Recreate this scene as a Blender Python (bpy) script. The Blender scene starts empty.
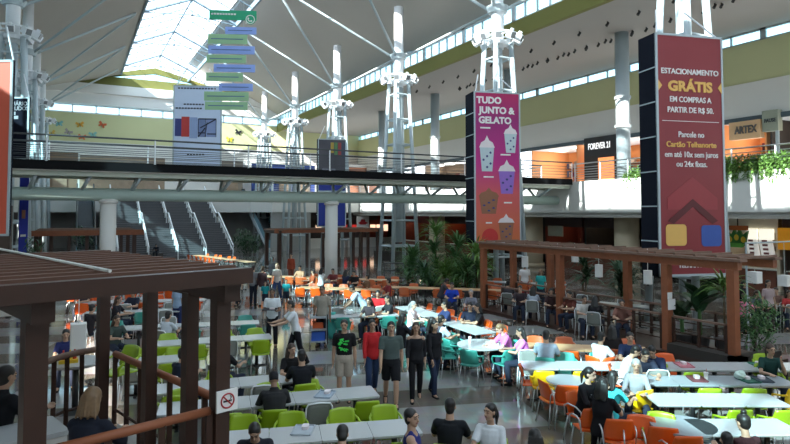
import bpy, bmesh, math, random
from math import sin, cos, tan, pi, radians, sqrt, atan2
from mathutils import Vector, Matrix
random.seed(7)
SC = bpy.context.scene
COL = SC.collection
# ---------------------------------------------------------------- camera
TH, PITCH, FPX, CH = atan2(323.0, 600.0), radians(2.5), 600.0, 4.0
cam = bpy.data.objects.new('camera', bpy.data.cameras.new('camera'))
COL.objects.link(cam)
cam.location = (0, 0, CH)
cam.rotation_euler = (pi/2 + PITCH, 0, -TH)
cam.data.sensor_width = 36.0
cam.data.sensor_fit = 'HORIZONTAL'
cam.data.lens = 36.0*FPX/790.0
cam.data.shift_y = -35.0/790.0
cam.data.clip_end = 500
SC.camera = cam
# ---------------------------------------------------------------- sky, sun, exposure
SC.view_settings.view_transform = 'Standard'
SC.view_settings.look = 'None'
SC.view_settings.gamma = 1.0
SC.view_settings.use_curve_mapping = False
SC.view_settings.exposure = 0.98
SC.cycles.max_bounces = 8
SC.cycles.diffuse_bounces = 5
SC.cycles.glossy_bounces = 3
SC.cycles.transparent_max_bounces = 16
SC.cycles.sample_clamp_indirect = 6.0
SC.cycles.caustics_reflective = False
SC.cycles.caustics_refractive = False
W = bpy.data.worlds.new('sky')
SC.world = W
W.use_nodes = True
bg = W.node_tree.nodes['Background']
bg.inputs[0].default_value = (0.84, 0.92, 1.0, 1)
bg.inputs[1].default_value = 2.4
SUN_DIR = Vector((1.43, 0.55, -1.0)).normalized()
sun = bpy.data.objects.new('sun', bpy.data.lights.new('sun', 'SUN'))
COL.objects.link(sun)
sun.rotation_euler = SUN_DIR.to_track_quat('-Z', 'Y').to_euler()
sun.location = (-40, -20, 40)
sun.data.energy = 13.0
sun.data.color = (1.0, 0.95, 0.86)
sun.data.angle = radians(0.6)
# ---------------------------------------------------------------- helpers
VR = Vector((cos(TH), -sin(TH), 0))          # picture-right on the ground
VD = Vector((sin(TH), cos(TH), 0))           # viewing direction on the ground
def ray(px, py):
    u, v = (px-395.0)/FPX, (187.0-py)/FPX
    f = VD*cos(PITCH) + Vector((0, 0, sin(PITCH)))
    up = -VD*sin(PITCH) + Vector((0, 0, cos(PITCH)))
    return f + VR*u + up*v
def U(px, py, h=0.0):                         # where the sight line through a photo point meets height h
    r = ray(px, py)
    t = (h-CH)/r.z
    return Vector((r.x*t, r.y*t, h))
def UY(px, py, Y):                            # ... meets the plane y = Y
    r = ray(px, py); t = Y/r.y
    return Vector((r.x*t, Y, CH+r.z*t))
def UX(px, py, X):
    r = ray(px, py); t = X/r.x
    return Vector((X, r.y*t, CH+r.z*t))
def heading(hd):                              # 0 = away from the viewer, 90 = picture-right, 180 = towards; local +Y forward
    return -(TH + radians(hd))

MATS = {}
def mat(name, col, rough=0.5, metal=0.0, var=0.08, scale=6.0, emit=0.0, spec=0.5, trans=0.0):
    if name in MATS: return MATS[name]
    m = bpy.data.materials.new(name); m.use_nodes = True
    nt = m.node_tree; b = nt.nodes['Principled BSDF']
    b.inputs['Roughness'].default_value = rough
    b.inputs['Metallic'].default_value = metal
    b.inputs['Specular IOR Level'].default_value = spec
    if trans: b.inputs['Transmission Weight'].default_value = trans
    tc = nt.nodes.new('ShaderNodeTexCoord')
    n = nt.nodes.new('ShaderNodeTexNoise'); n.inputs['Scale'].default_value = scale; n.inputs['Detail'].default_value = 3
    mx = nt.nodes.new('ShaderNodeMix'); mx.data_type = 'RGBA'
    c = Vector(col)
    mx.inputs[6].default_value = (*[max(0, x*(1-var)) for x in c], 1)
    mx.inputs[7].default_value = (*[min(1, x*(1+var)) for x in c], 1)
    nt.links.new(tc.outputs['Object'], n.inputs['Vector'])
    nt.links.new(n.outputs['Fac'], mx.inputs[0])
    nt.links.new(mx.outputs[2], b.inputs['Base Color'])
    if emit:
        nt.links.new(mx.outputs[2], b.inputs['Emission Color'])
        b.inputs['Emission Strength'].default_value = emit
    m.diffuse_color = (*c, 1)
    MATS[name] = m
    return m
def rgb(h):                                   # sRGB 0-255 -> linear
    return tuple(((x/255)/12.92 if x/255 <= .04045 else ((x/255+.055)/1.055)**2.4) for x in h)
def glassmat(name, tint=(0.9, 0.96, 1.0), refl=0.12):
    if name in MATS: return MATS[name]
    m = bpy.data.materials.new(name); m.use_nodes = True
    nt = m.node_tree
    for n in list(nt.nodes): nt.nodes.remove(n)
    o = nt.nodes.new('ShaderNodeOutputMaterial'); t = nt.nodes.new('ShaderNodeBsdfTransparent'); g = nt.nodes.new('ShaderNodeBsdfGlossy')
    mx = nt.nodes.new('ShaderNodeMixShader')
    t.inputs[0].default_value = (*tint, 1); g.inputs['Roughness'].default_value = 0.05
    mx.inputs[0].default_value = refl
    nt.links.new(t.outputs[0], mx.inputs[1]); nt.links.new(g.outputs[0], mx.inputs[2]); nt.links.new(mx.outputs[0], o.inputs[0])
    MATS[name] = m
    return m

class MB:
    """collects shapes and links them as one mesh object"""
    def __init__(s): s.v = []; s.f = []; s.mi = []; s.m = 0
    def add(s, vs, fs):
        o = len(s.v); s.v += [tuple(v) for v in vs]
        for f in fs: s.f.append([i+o for i in f]); s.mi.append(s.m)
        return s
    def box(s, x0, x1, y0, y1, z0, z1, M=None):
        vs = [Vector((x, y, z)) for z in (z0, z1) for y in (y0, y1) for x in (x0, x1)]
        if M is not None: vs = [M @ v for v in vs]
        return s.add(vs, [(0,2,3,1), (4,5,7,6), (0,1,5,4), (2,6,7,3), (0,4,6,2), (1,3,7,5)])
    def prism(s, pts, z0, z1, M=None):        # polygon in xy, extruded in z
        n = len(pts)
        vs = [Vector((p[0], p[1], z)) for z in (z0, z1) for p in pts]
        if M is not None: vs = [M @ v for v in vs]
        return s.add(vs, [tuple(range(n-1, -1, -1)), tuple(range(n, 2*n))] + [(i, (i+1) % n, n+(i+1) % n, n+i) for i in range(n)])
    def rrect(s, w, d, r, z0, z1, M=None, k=4):
        pts = []
        for cx, cy, a in ((w/2-r, d/2-r, 0), (-w/2+r, d/2-r, 90), (-w/2+r, -d/2+r, 180), (w/2-r, -d/2+r, 270)):
            for i in range(k+1):
                t = radians(a+90*i/k); pts.append((cx+r*cos(t), cy+r*sin(t)))
        return s.prism(pts, z0, z1, M)
    def cyl(s, c, r, z0, z1, n=16, r1=None, M=None):
        r1 = r if r1 is None else r1
        vs = [Vector((c[0]+q*cos(2*pi*i/n), c[1]+q*sin(2*pi*i/n), z)) for z, q in ((z0, r), (z1, r1)) for i in range(n)]
        if M is not None: vs = [M @ v for v in vs]
        return s.add(vs, [tuple(range(n-1, -1, -1)), tuple(range(n, 2*n))] + [(i, (i+1) % n, n+(i+1) % n, n+i) for i in range(n)])
    def tube(s, pts, r, n=6, cap=True, r1=None):
        pts = [Vector(p) for p in pts]
        k = len(pts); rings = []
        ref = None
        for i, p in enumerate(pts):
            t = ((pts[min(i+1, k-1)] - pts[max(i-1, 0)])).normalized()
            if ref is None:
                ref = Vector((0, 0, 1)) if abs(t.z) < .9 else Vector((1, 0, 0))
            a = (ref - t*ref.dot(t)).normalized(); ref = a; b = t.cross(a)
            q = r if r1 is None else r+(r1-r)*i/(k-1)
            rings.append([p + a*q*cos(2*pi*j/n) + b*q*sin(2*pi*j/n) for j in range(n)])
        vs = [v for g in rings for v in g]
        fs = [(i*n+j, i*n+(j+1) % n, (i+1)*n+(j+1) % n, (i+1)*n+j) for i in range(k-1) for j in range(n)]
        if cap: fs += [tuple(range(n-1, -1, -1)), tuple(range((k-1)*n, k*n))]
        return s.add(vs, fs)
    def bar(s, a, b, w, h):                   # rectangular bar, h is the upright side
        a, b = Vector(a), Vector(b); t = (b-a).normalized()
        ref = Vector((0, 0, 1)) if abs(t.z) < .95 else Vector((0, 1, 0))
        x = t.cross(ref).normalized(); y = x.cross(t)
        vs = [p + x*sx*w/2 + y*sy*h/2 for p in (a, b) for sx, sy in ((-1, -1), (1, -1), (1, 1), (-1, 1))]
        return s.add(vs, [(3,2,1,0), (4,5,6,7), (0,1,5,4), (1,2,6,5), (2,3,7,6), (3,0,4,7)])
    def ball(s, c, rx, ry=None, rz=None, n=12, m=8, M=None):
        ry = rx if ry is None else ry; rz = rx if rz is None else rz
        c = Vector(c); vs = [Vector((0, 0, rz))]
        for i in range(1, m):
            for j in range(n):
                t, p = pi*i/m, 2*pi*j/n
                vs.append(Vector((rx*sin(t)*cos(p), ry*sin(t)*sin(p), rz*cos(t))))
        vs.append(Vector((0, 0, -rz)))
        vs = [(M @ v if M is not None else v)+c for v in vs]
        fs = [(0, 1+j, 1+(j+1) % n) for j in range(n)]
        fs += [(1+i*n+j, 1+(i+1)*n+j, 1+(i+1)*n+(j+1) % n, 1+i*n+(j+1) % n) for i in range(m-2) for j in range(n)]
        e = len(vs)-1
        fs += [(e, 1+(m-2)*n+(j+1) % n, 1+(m-2)*n+j) for j in range(n)]
        return s.add(vs, fs)
    def loft(s, secs, n=16):                  # secs: (centre, axis_x, axis_y) half-axis vectors
        vs = []
        for c, a, b in secs:
            for j in range(n):
                t = 2*pi*j/n; vs.append(Vector(c)+Vector(a)*cos(t)+Vector(b)*sin(t))
        k = len(secs)
        fs = [(i*n+j, i*n+(j+1) % n, (i+1)*n+(j+1) % n, (i+1)*n+j) for i in range(k-1) for j in range(n)]
        fs += [tuple(range(n-1, -1, -1)), tuple(range((k-1)*n, k*n))]
        return s.add(vs, fs)
    def panel(s, fn, nu=8, nv=8, th=.02, k=.3):   # a curved sheet with real thickness and rounded corners
        P = []
        for i in range(nv+1):
            for j in range(nu+1):
                u, v = -1+2*j/nu, -1+2*i/nv
                P.append(Vector(fn(u*sqrt(1-k*v*v*.5), v*sqrt(1-k*u*u*.5))))
        W_ = nu+1; N = []
        for i in range(nv+1):
            for j in range(W_):
                a = P[i*W_+min(j+1, nu)]-P[i*W_+max(j-1, 0)]; b = P[min(i+1, nv)*W_+j]-P[max(i-1, 0)*W_+j]
                N.append(a.cross(b).normalized())
        n = len(P)
        vs = [p+q*th/2 for p, q in zip(P, N)]+[p-q*th/2 for p, q in zip(P, N)]
        fs = []
        for i in range(nv):
            for j in range(nu):
                a = i*W_+j; fs.append((a, a+1, a+1+W_, a+W_)); fs.append((n+a+W_, n+a+1+W_, n+a+1, n+a))
        rim = [j for j in range(nu+1)]+[i*W_+nu for i in range(1, nv+1)]+[nv*W_+j for j in range(nu-1, -1, -1)]+[i*W_ for i in range(nv-1, 0, -1)]
        for q in range(len(rim)):
            a, b = rim[q], rim[(q+1) % len(rim)]; fs.append((a, n+a, n+b, b))
        return s.add(vs, fs)
    def mesh(s, name, mats, smooth=False):
        me = bpy.data.meshes.new(name); me.from_pydata(s.v, [], s.f)
        for m in (mats if isinstance(mats, (list, tuple)) else [mats]): me.materials.append(m)
        me.polygons.foreach_set('material_index', s.mi)
        if smooth: me.polygons.foreach_set('use_smooth', [True]*len(me.polygons))
        me.update()
        bm = bmesh.new(); bm.from_mesh(me); bmesh.ops.recalc_face_normals(bm, faces=bm.faces); bm.to_mesh(me); bm.free()
        return me
    def build(s, name, mats, parent=None, smooth=False):
        return link(name, s.mesh(name, mats, smooth), parent)
def link(name, data, parent=None):
    o = bpy.data.objects.new(name, data); COL.objects.link(o)
    if parent is not None: o.parent = parent
    return o
def tag(o, label=None, cat=None, group=None, kind=None):
    if label: o['label'] = label
    if cat: o['category'] = cat
    if group: o['group'] = group
    if kind: o['kind'] = kind
    return o
def struct(name, mb, m, parent=None, smooth=False):
    o = mb.build(name, m, parent, smooth)
    if parent is None: o['kind'] = 'structure'
    return o
def empty(name, loc=(0, 0, 0), rz=0.0, label=None, cat=None, group=None):
    o = bpy.data.objects.new(name, None); COL.objects.link(o)
    o.location = loc; o.rotation_euler = (0, 0, rz); o.empty_display_size = .2
    return tag(o, label, cat, group)
KIDS = {}
def dup(root, loc, rz, label=None, group=None, cat=None):
    r = root.copy(); COL.objects.link(r); r.location = loc; r.rotation_euler = (0, 0, rz)
    if label: r['label'] = label
    if group: r['group'] = group
    for ch in list(root.children):
        c = ch.copy(); COL.objects.link(c); c.parent = r
        for g in list(ch.children):
            d = g.copy(); COL.objects.link(d); d.parent = c
    return r
def text_mb(body, size=1.0, sx=1.0, depth=0.01, bold=0.0):
    """mesh of a line of lettering, centred, lying in local xz and facing -y"""
    cu = bpy.data.curves.new('lettering', 'FONT'); cu.body = body; cu.size = size; cu.align_x = 'CENTER'; cu.align_y = 'CENTER'
    cu.extrude = depth; cu.offset = bold; cu.resolution_u = 3
    o = bpy.data.objects.new('lettering', cu); COL.objects.link(o)
    me = bpy.data.meshes.new_from_object(o.evaluated_get(bpy.context.evaluated_depsgraph_get()))
    vs = [(v.co.x*sx, -v.co.z, v.co.y) for v in me.vertices]; fs = [tuple(p.vertices) for p in me.polygons]
    bpy.data.objects.remove(o); bpy.data.meshes.remove(me)
    return vs, fs
def lettering(parent, body, loc, rz, size, m, sx=1.0, bold=0.0, name='lettering', depth=.012):
    vs, fs = text_mb(body, size, sx, depth, bold)
    mb = MB(); mb.add(vs, fs)
    o = mb.build(name, m, parent)
    o.location = loc; o.rotation_euler = (0, 0, rz)
    return o
# ---------------------------------------------------------------- the hall
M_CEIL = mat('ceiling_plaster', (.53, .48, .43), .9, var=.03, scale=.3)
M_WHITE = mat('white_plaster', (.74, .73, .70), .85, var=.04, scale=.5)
M_FASCIA = mat('pale_fascia', (.72, .71, .67), .8, var=.05, scale=.4)
M_GREEN = mat('olive_paint', rgb((116, 116, 60)), .85, var=.06, scale=.4)
M_LGREEN = mat('pale_green_paint', rgb((200, 200, 154)), .85, var=.06, scale=.3)
M_STEEL = mat('painted_steel', rgb((176, 188, 192)), .45, var=.04, scale=2)
M_WSTEEL = mat('white_steel', (.80, .82, .84), .4, var=.03, scale=2)
M_DARK = mat('dark_metal', (.02, .02, .022), .5, var=.1, scale=4)
M_CHROME = mat('brushed_metal', (.55, .56, .57), .28, metal=1.0, var=.06, scale=12)
M_GLASS = glassmat('window_glass', (.60, .78, .84))
M_SKYGLASS = glassmat('skylight_glass', (.80, .86, .90), .03)
M_BEIGE = mat('beige_stone', rgb((190, 176, 150)), .7, var=.06, scale=1.2)
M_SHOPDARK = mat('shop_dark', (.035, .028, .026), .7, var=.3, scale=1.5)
def m_floor():
    m = bpy.data.materials.new('polished_floor'); m.use_nodes = True
    nt = m.node_tree; b = nt.nodes['Principled BSDF']; N = nt.nodes.new; L = nt.links.new
    tc = N('ShaderNodeTexCoord'); mp = N('ShaderNodeMapping'); mp.inputs['Rotation'].default_value = (0, 0, TH+radians(-80+90)-radians(20))
    L(tc.outputs['Object'], mp.inputs[0])
    sx = N('ShaderNodeSeparateXYZ'); L(mp.outputs[0], sx.inputs[0])
    def math(op, a, bb=None):
        n = N('ShaderNodeMath'); n.operation = op
        for i, q in enumerate((a, bb)):
            if q is None: continue
            if isinstance(q, (int, float)): n.inputs[i].default_value = q
            else: L(q, n.inputs[i])
        return n.outputs[0]
    fy = math('FRACT', math('MULTIPLY', sx.outputs[1], 1/2.7))
    band = math('GREATER_THAN', fy, .56)
    fx = math('FRACT', math('MULTIPLY', sx.outputs[0], 1/6.0))
    band2 = math('GREATER_THAN', fx, .82)
    both = math('MAXIMUM', band, band2)
    # narrow joints between the slabs
    jx = math('LESS_THAN', math('FRACT', math('MULTIPLY', sx.outputs[0], 1/.9)), .006)
    jy = math('LESS_THAN', math('FRACT', math('MULTIPLY', sx.outputs[1], 1/.9)), .006)
    no = N('ShaderNodeTexNoise'); no.inputs['Scale'].default_value = 3.0; no.inputs['Detail'].default_value = 6; L(tc.outputs['Object'], no.inputs['Vector'])
    m1 = N('ShaderNodeMix'); m1.data_type = 'RGBA'; L(both, m1.inputs[0])
    m1.inputs[6].default_value = (.36, .35, .335, 1); m1.inputs[7].default_value = (.17, .145, .12, 1)
    m2 = N('ShaderNodeMix'); m2.data_type = 'RGBA'; m2.blend_type = 'MULTIPLY'; m2.inputs[0].default_value = .35
    L(m1.outputs[2], m2.inputs[6]); L(no.outputs['Color'], m2.inputs[7])
    m3 = N('ShaderNodeMix'); m3.data_type = 'RGBA'; L(math('MAXIMUM', jx, jy), m3.inputs[0]); L(m2.outputs[2], m3.inputs[6]); m3.inputs[7].default_value = (.24, .23, .21, 1)
    L(m3.outputs[2], b.inputs['Base Color'])
    b.inputs['Roughness'].default_value = .07; b.inputs['Specular IOR Level'].default_value = .7
    return m
mb = MB(); mb.box(-20, 37, -9, 80, -.2, 0); struct('floor', mb, m_floor())
YN, YF = -9.0, 79.0
XS0, XS1, HS = 4.9, 12.6, 20.7                # skylight edges
RS = .296
def roofz(x): return HS-RS*(x-XS1) if x > XS1 else HS-RS*(XS0-x)
mb = MB()
for a, b in ((-7.4, XS0), (XS1, 24.5)):
    za, zb = roofz(a), roofz(b)
    mb.add([(a, YN, za), (b, YN, zb), (b, YF, zb), (a, YF, za), (a, YN, za+.25), (b, YN, zb+.25), (b, YF, zb+.25), (a, YF, za+.25)], [(0,3,2,1), (4,5,6,7), (0,1,5,4), (1,2,6,5), (2,3,7,6), (3,0,4,7)])
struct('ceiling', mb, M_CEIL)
# low soffits over the galleries
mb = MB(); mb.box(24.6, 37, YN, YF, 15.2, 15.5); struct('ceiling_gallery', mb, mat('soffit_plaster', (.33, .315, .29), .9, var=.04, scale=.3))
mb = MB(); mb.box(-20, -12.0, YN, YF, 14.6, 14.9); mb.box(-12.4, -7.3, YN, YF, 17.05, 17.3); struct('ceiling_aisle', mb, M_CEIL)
# upper window bands
def window_band(name, X, z0, z1, step, thick=.12, y0=YN, y1=YF):
    f = MB(); p = MB()
    f.box(X-thick/2, X+thick/2, y0, y1, z0, z0+.12); f.box(X-thick/2, X+thick/2, y0, y1, z1-.12, z1)
    n = int((y1-y0)/step)
    for i in range(n+1):
        y = y0+i*step; w = .09 if i % 5 else .34
        f.box(X-thick/2, X+thick/2, y-w/2, y+w/2, z0, z1)
    o = struct(name, f, M_STEEL)
    p.box(X-.01, X+.01, y0, y1, z0+.1, z1-.1); p.build('pane', M_GLASS, o)
mb = MB(); mb.box(24.3, 24.6, YN, YF, 15.05, 16.05); struct('trim_1', mb, M_GREEN)
window_band('window_1', 24.45, 16.05, roofz(24.5)+.02, 1.1)
window_band('window_2', -12.2, 14.9, 17.06, 2.2)
mb = MB(); mb.box(36.45, 36.8, YN, YF, 12.0, 14.45); struct('wall_right_upper', mb, M_LGREEN)
mb = MB(); mb.box(36.4, 36.8, YN, YF, 9.75, 12.0); struct('wall_right', mb, M_WHITE)
mb = MB(); mb.box(36.3, 36.45, YN, YF, 9.6, 9.9); struct('trim_2', mb, mat('slate_band', rgb((78, 92, 100)), .6))
window_band('window_3', 36.6, 14.45, 15.2, 2.0)
mb = MB(); mb.box(-20.3, -20, YN, YF, 0, 14.2); struct('wall_left', mb, M_WHITE)
mb = MB(); mb.box(-20, 37, YN-.3, YN, 0, 8.5); struct('wall_near', mb, M_WHITE)
f = MB(); p = MB(); f.box(-20, 37, YN-.25, YN-.05, 8.5, 8.7); f.box(-20, 37, YN-.25, YN-.05, 16.8, 17.0); f.box(-20, 37, YN-.25, YN-.05, 12.6, 12.75)  # unseen glazing behind the viewer, added to give the hall fill light
for i in range(20): x = -20+3*i; f.box(x-.06, x+.06, YN-.25, YN-.05, 8.5, 17.0)
o = struct('window_fill', f, M_STEEL); p.box(-20, 37, YN-.17, YN-.14, 8.6, 16.9); p.build('pane', glassmat('fill_glass', (.62, .66, .68)), o)
# skylight: glazed ridge
def skylight():
    f = MB(); g = MB(); xm = (XS0+XS1)/2; hr = HS+1.7
    n = 34; st = (YF-YN)/n
    for i in range(n+1):
        y = YN+i*st; r = .055 if i % 4 else .12
        f.tube([(XS0, y, HS), (xm, y, hr), (XS1, y, HS)], r, 6)
        if i % 4 == 0:
            f.tube([(XS0, y, HS-.05), (xm, y, HS+.35), (XS1, y, HS-.05)], .05, 6); f.tube([(xm, y, HS+.3), (xm, y, hr)], .06, 6)
            f.ball((xm, y, HS+.35), .16)
    for k in range(1, 8):
        x = XS0+(XS1-XS0)*k/8; z = HS+1.7*(1-abs(x-xm)/(xm-XS0))
        f.tube([(x, YN, z), (x, YF, z)], .028 if k != 4 else .07, 6)
    f.box(XS0-.12, XS0+.06, YN, YF, HS-.12, HS+.3); f.box(XS1-.06, XS1+.12, YN, YF, HS-.12, HS+.3)
    o = struct('window_4', f, mat('skylight_frame', rgb((128, 146, 158)), .5))
    for a, b, za, zb in ((XS0, xm, HS, hr), (xm, XS1, hr, HS)):
        g.add([(a, YN, za+.07), (b, YN, zb+.07), (b, YF, zb+.07), (a, YF, za+.07), (a, YN, za+.09), (b, YN, zb+.09), (b, YF, zb+.09), (a, YF, za+.09)], [(0,3,2,1), (4,5,6,7), (0,1,5,4), (1,2,6,5), (2,3,7,6), (3,0,4,7)])
    g.build('pane', M_SKYGLASS, o)
skylight()
# far end wall
zf = lambda py: UY(150, py, YF).z
def far_wall():
    zb = [0, zf(145), zf(118), zf(109.5), zf(99.5), zf(98.5), zf(90), zf(81)]
    mb = MB(); mb.box(-20, 37, YF, YF+.3, 0, zb[1]); struct('wall_far', mb, M_WHITE)
    mb = MB(); mb.box(-20, 37, YF, YF+.25, zb[1], zb[2]); struct('wall_far_middle', mb, M_LGREEN)
    f = MB(); p = MB(); f.box(-20, 37, YF, YF+.2, zb[2], zb[2]+.15); f.box(-20, 37, YF, YF+.2, zb[3]-.15, zb[3])
    for i in range(24): x = -20+i*57/23; f.box(x-.06, x+.06, YF, YF+.2, zb[2], zb[3])
    o = struct('window_5', f, M_WSTEEL); p.box(-20, 37, YF+.1, YF+.13, zb[2]+.1, zb[3]-.1); p.build('pane', M_GLASS, o)
    mb = MB(); mb.box(-20, 37, YF-.6, YF+.3, zb[3], zb[4]); struct('trim_3', mb, M_WHITE)
    mb = MB(); mb.box(-20, 37, YF-.9, YF+.3, zb[5], zb[6]); struct('trim_4', mb, M_WHITE)
    # green gable with its glazed triangle
    xm = (XS0+XS1)/2; za = zf(68); m = MB()
    z0, z1 = zb[6], zb[7]
    def pl(pts):
        n = len(pts); m.add([(x, YF-.4, z) for x, z in pts]+[(x, YF, z) for x, z in pts], [tuple(range(n)), tuple(range(2*n-1, n-1, -1))]+[(i, (i+1) % n, n+(i+1) % n, n+i) for i in range(n)])
    xl, xr = -9.0, 26.0
    pl([(xl, z0), (xr, z0), (xr, z0+.5), (xm+6.6, z1), (xm-6.6, z1), (xl, z0+.5)])
    pl([(xm-6.6, z1), (xm-5.0, z1), (xm, za-.75), (xm, za)]); pl([(xm+5.0, z1), (xm+6.6, z1), (xm, za), (xm, za-.75)])
    struct('trim_5', m, M_GREEN)
    f = MB()
    for k in range(-4, 5):
        x = xm+k*1.15; f.box(x-.04, x+.04, YF-.25, YF-.15, z1, z1+(za-z1-.6)*(1-abs(k)/4.6))
    o = struct('window_6', f, M_WSTEEL); g = MB()
    g.add([(xm-5, YF-.2, z1), (xm+5, YF-.2, z1), (xm, YF-.2, za-.7), (xm-5, YF-.18, z1), (xm+5, YF-.18, z1), (xm, YF-.18, za-.7)], [(0,1,2), (5,4,3), (0,3,4,1), (1,4,5,2), (2,5,3,0)]); g.build('pane', M_GLASS, o)
far_wall()
# right gallery slab, far gallery slabs
GX, GZ0, GZ1 = 28.8, 3.75, 6.05
mb = MB(); mb.box(GX, 36.5, YN, YF, GZ0+.3, GZ1); mb.box(GX+.25, 36.5, YN, YF, GZ0, GZ0+.3); struct('floor_gallery', mb, M_FASCIA)
mb = MB(); mb.box(GX+.1, 36.4, YN, YF, GZ1-.01, GZ1+.02); struct('floor_gallery_tiles', mb, mat('gallery_tiles', (.26, .25, .235), .3, var=.15, scale=1.5))
mb = MB(); mb.box(GX-.06, GX+.25, YN, 62, GZ0-.02, GZ0+.14); struct('trim_6', mb, mat('lip_grey', rgb((160, 156, 148)), .7))
FGY = 62.0
ST_L, ST_R = U(113, 256).x, U(234, 256).x
ST_Y = U(234, 256).y
mb = MB(); mb.box(ST_R+5.2, GX, FGY, YF, 4.1, GZ1); mb.box(ST_R+.4, ST_R+5.2, 71, YF, 4.1, GZ1); struct('floor_far_gallery', mb, M_FASCIA)
mb = MB(); mb.box(-20, ST_L-6.6, FGY, YF, 4.1, GZ1); mb.box(ST_L-6.6, ST_R+.4, 71.5, YF, 4.1, GZ1); struct('floor_far_landing', mb, M_FASCIA)
# lower level walls
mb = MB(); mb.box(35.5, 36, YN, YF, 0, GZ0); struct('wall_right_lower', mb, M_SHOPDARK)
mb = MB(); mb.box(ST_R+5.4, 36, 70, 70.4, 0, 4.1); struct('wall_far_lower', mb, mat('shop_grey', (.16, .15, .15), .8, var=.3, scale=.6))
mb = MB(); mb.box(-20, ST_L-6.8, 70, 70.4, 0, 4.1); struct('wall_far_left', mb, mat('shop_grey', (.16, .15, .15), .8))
mb = MB(); mb.box(ST_R+5.2, ST_R+9.6, FGY+.3, FGY+.6, 0, 4.1); struct('wall_far_panel', mb, mat('grey_panel', rgb((150, 152, 150)), .8, var=.05))
# beige pillars under the right gallery
for i, (px, base) in enumerate(((533, 290), (627, 300), (437, 285))):
    X = 30.6; r = ray(px, 250); y = r.y*X/r.x
    mb = MB(); mb.cyl((X, y), .75, 0, GZ0, 20); mb.cyl((X, y), .85, 0, .3, 20)
    tag(mb.build('pillar', M_BEIGE, None, True), ['round beige pillar under the gallery between the two tall advert banners', 'round beige pillar under the gallery beside the dark red parking banner', 'round beige pillar behind the dark green plants under the gallery'][i], 'pillar', 'pillars under the gallery')
# gallery columns
for i, y in enumerate((25.8, 36.7, 47.6, 58.5)):
    mb = MB(); e = empty('gallery_column', (29.9, y, GZ1), 0, ['grey steel column on the gallery in front of the black shop sign', 'grey steel column rising just beyond the magenta banner', 'grey steel column on the gallery behind the far end of the bridge', 'grey steel column farther down the gallery, before the green end wall'][i], 'column', 'gallery columns')
    mb.cyl((0, 0), .42, 0, 15.2-GZ1, 18); mb.build('shaft', M_STEEL, e, True)
    for z in (3.2, 5.0):
        c = MB(); c.cyl((0, 0), .5, z, z+.18, 18); c.build('collar', M_STEEL, e)
# ---------------------------------------------------------------- lattice columns that carry the roof
M_LENS = mat('lamp_lens', (.22, .23, .24), .2)
CY = (14.4, 25.5, 36.6, 47.7, 58.8, 69.9)
def lattice_column(X, Y, side, label, group, spots=True):
    e = empty('lattice_column', (X, Y, 0), 0, label, 'column', group)
    hb, ht, zt, zh = 1.0, .5, 13.1, 15.0
    for sx in (-1, 1):
        for sy in (-1, 1):
            m = MB(); m.tube([(sx*hb, sy*hb, 0), (sx*ht, sy*ht, zt)], .135, 8); m.build('leg', M_STEEL, e, True)
    for k in range(1, 8):
        z = k*1.75; h = hb+(ht-hb)*z/zt; m = MB()
        m.tube([(-h, -h, z), (h, -h, z), (h, h, z), (-h, h, z), (-h, -h, z)], .06, 6); m.build('ring', M_STEEL, e)
    m = MB(); m.cyl((0, 0), .26, 2.0, zt, 14); m.build('core_tube', M_STEEL, e, True)
    m = MB(); m.cyl((0, 0), .33, zt-.3, roofz(X), 14); m.build('pole', M_WSTEEL, e, True)
    m = MB(); m.cyl((0, 0), .5, zh-.22, zh+.1, 16, .62); m.cyl((0, 0), .44, zh+.1, zh+.2, 16); m.build('hub', M_STEEL, e)
    for sx, dx in ((-side, 7.2), (side, 4.1)):
        for sy in (-1, 1):
            p = Vector((X+sx*dx, Y+sy*5.4)) if True else None
            x = X+sx*dx; m = MB()
            m.tube([(sx*.4, sy*.3, zh), (sx*dx, sy*5.4, roofz(x)-.05)], .085, 8); m.build('strut', M_STEEL, e, True)
    m = MB(); m.tube([(cos(2*pi*k/16)*1.0, sin(2*pi*k/16)*1.0, 13.55) for k in range(17)], .06, 6)
    for k in range(4): m.tube([(0, 0, 13.55), (cos(pi*k/2)*1.0, sin(pi*k/2)*1.0, 13.55)], .045, 6)
    m.cyl((0, 0), .55, 13.0, 13.2, 14)
    m.build('light_ring', M_WSTEEL, e)
    if spots:
        for k in range(10):
            a = 2*pi*(k+.5)/10; c = Vector((cos(a)*1.12, sin(a)*1.12, 13.35))
            M = Matrix.Translation(c) @ Matrix.Rotation(a, 4, 'Z') @ Matrix.Rotation(radians(28), 4, 'Y')
            m = MB(); m.box(-.2, .24, -.16, .16, -.17, .17, M); m.box(-.08, .1, -.05, .05, .17, .3, M); f = m.build('floodlight', M_WSTEEL, e)
            m = MB(); m.box(.24, .26, -.14, .14, -.15, .15, M); m.build('lens', M_LENS, f)
LBL_R = ['white lattice column carrying the dark red parking banner', 'white lattice column above the magenta gelato banner', 'white lattice column standing between the bridge and the dark plants', 'white lattice column with a dark advert at the bridge', 'white lattice column, second beyond the dark advert on the bridge', 'white lattice column farthest down the hall before the end wall']
for i, y in enumerate(CY): lattice_column(20.0, y, 1, LBL_R[i].replace('farthest down', 'last down'), 'roof columns along the gallery')
LBL_L = ['white lattice column behind the orange banner, first of its row', 'white lattice column behind the navy pet banner', 'white lattice column behind the navy pet banner, third of its row', 'white lattice column by the butterfly wall, last of its row']
for i, y in enumerate(CY[2:]): lattice_column(-2.9, y, -1, LBL_L[i], 'roof columns along the aisle')
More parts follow.
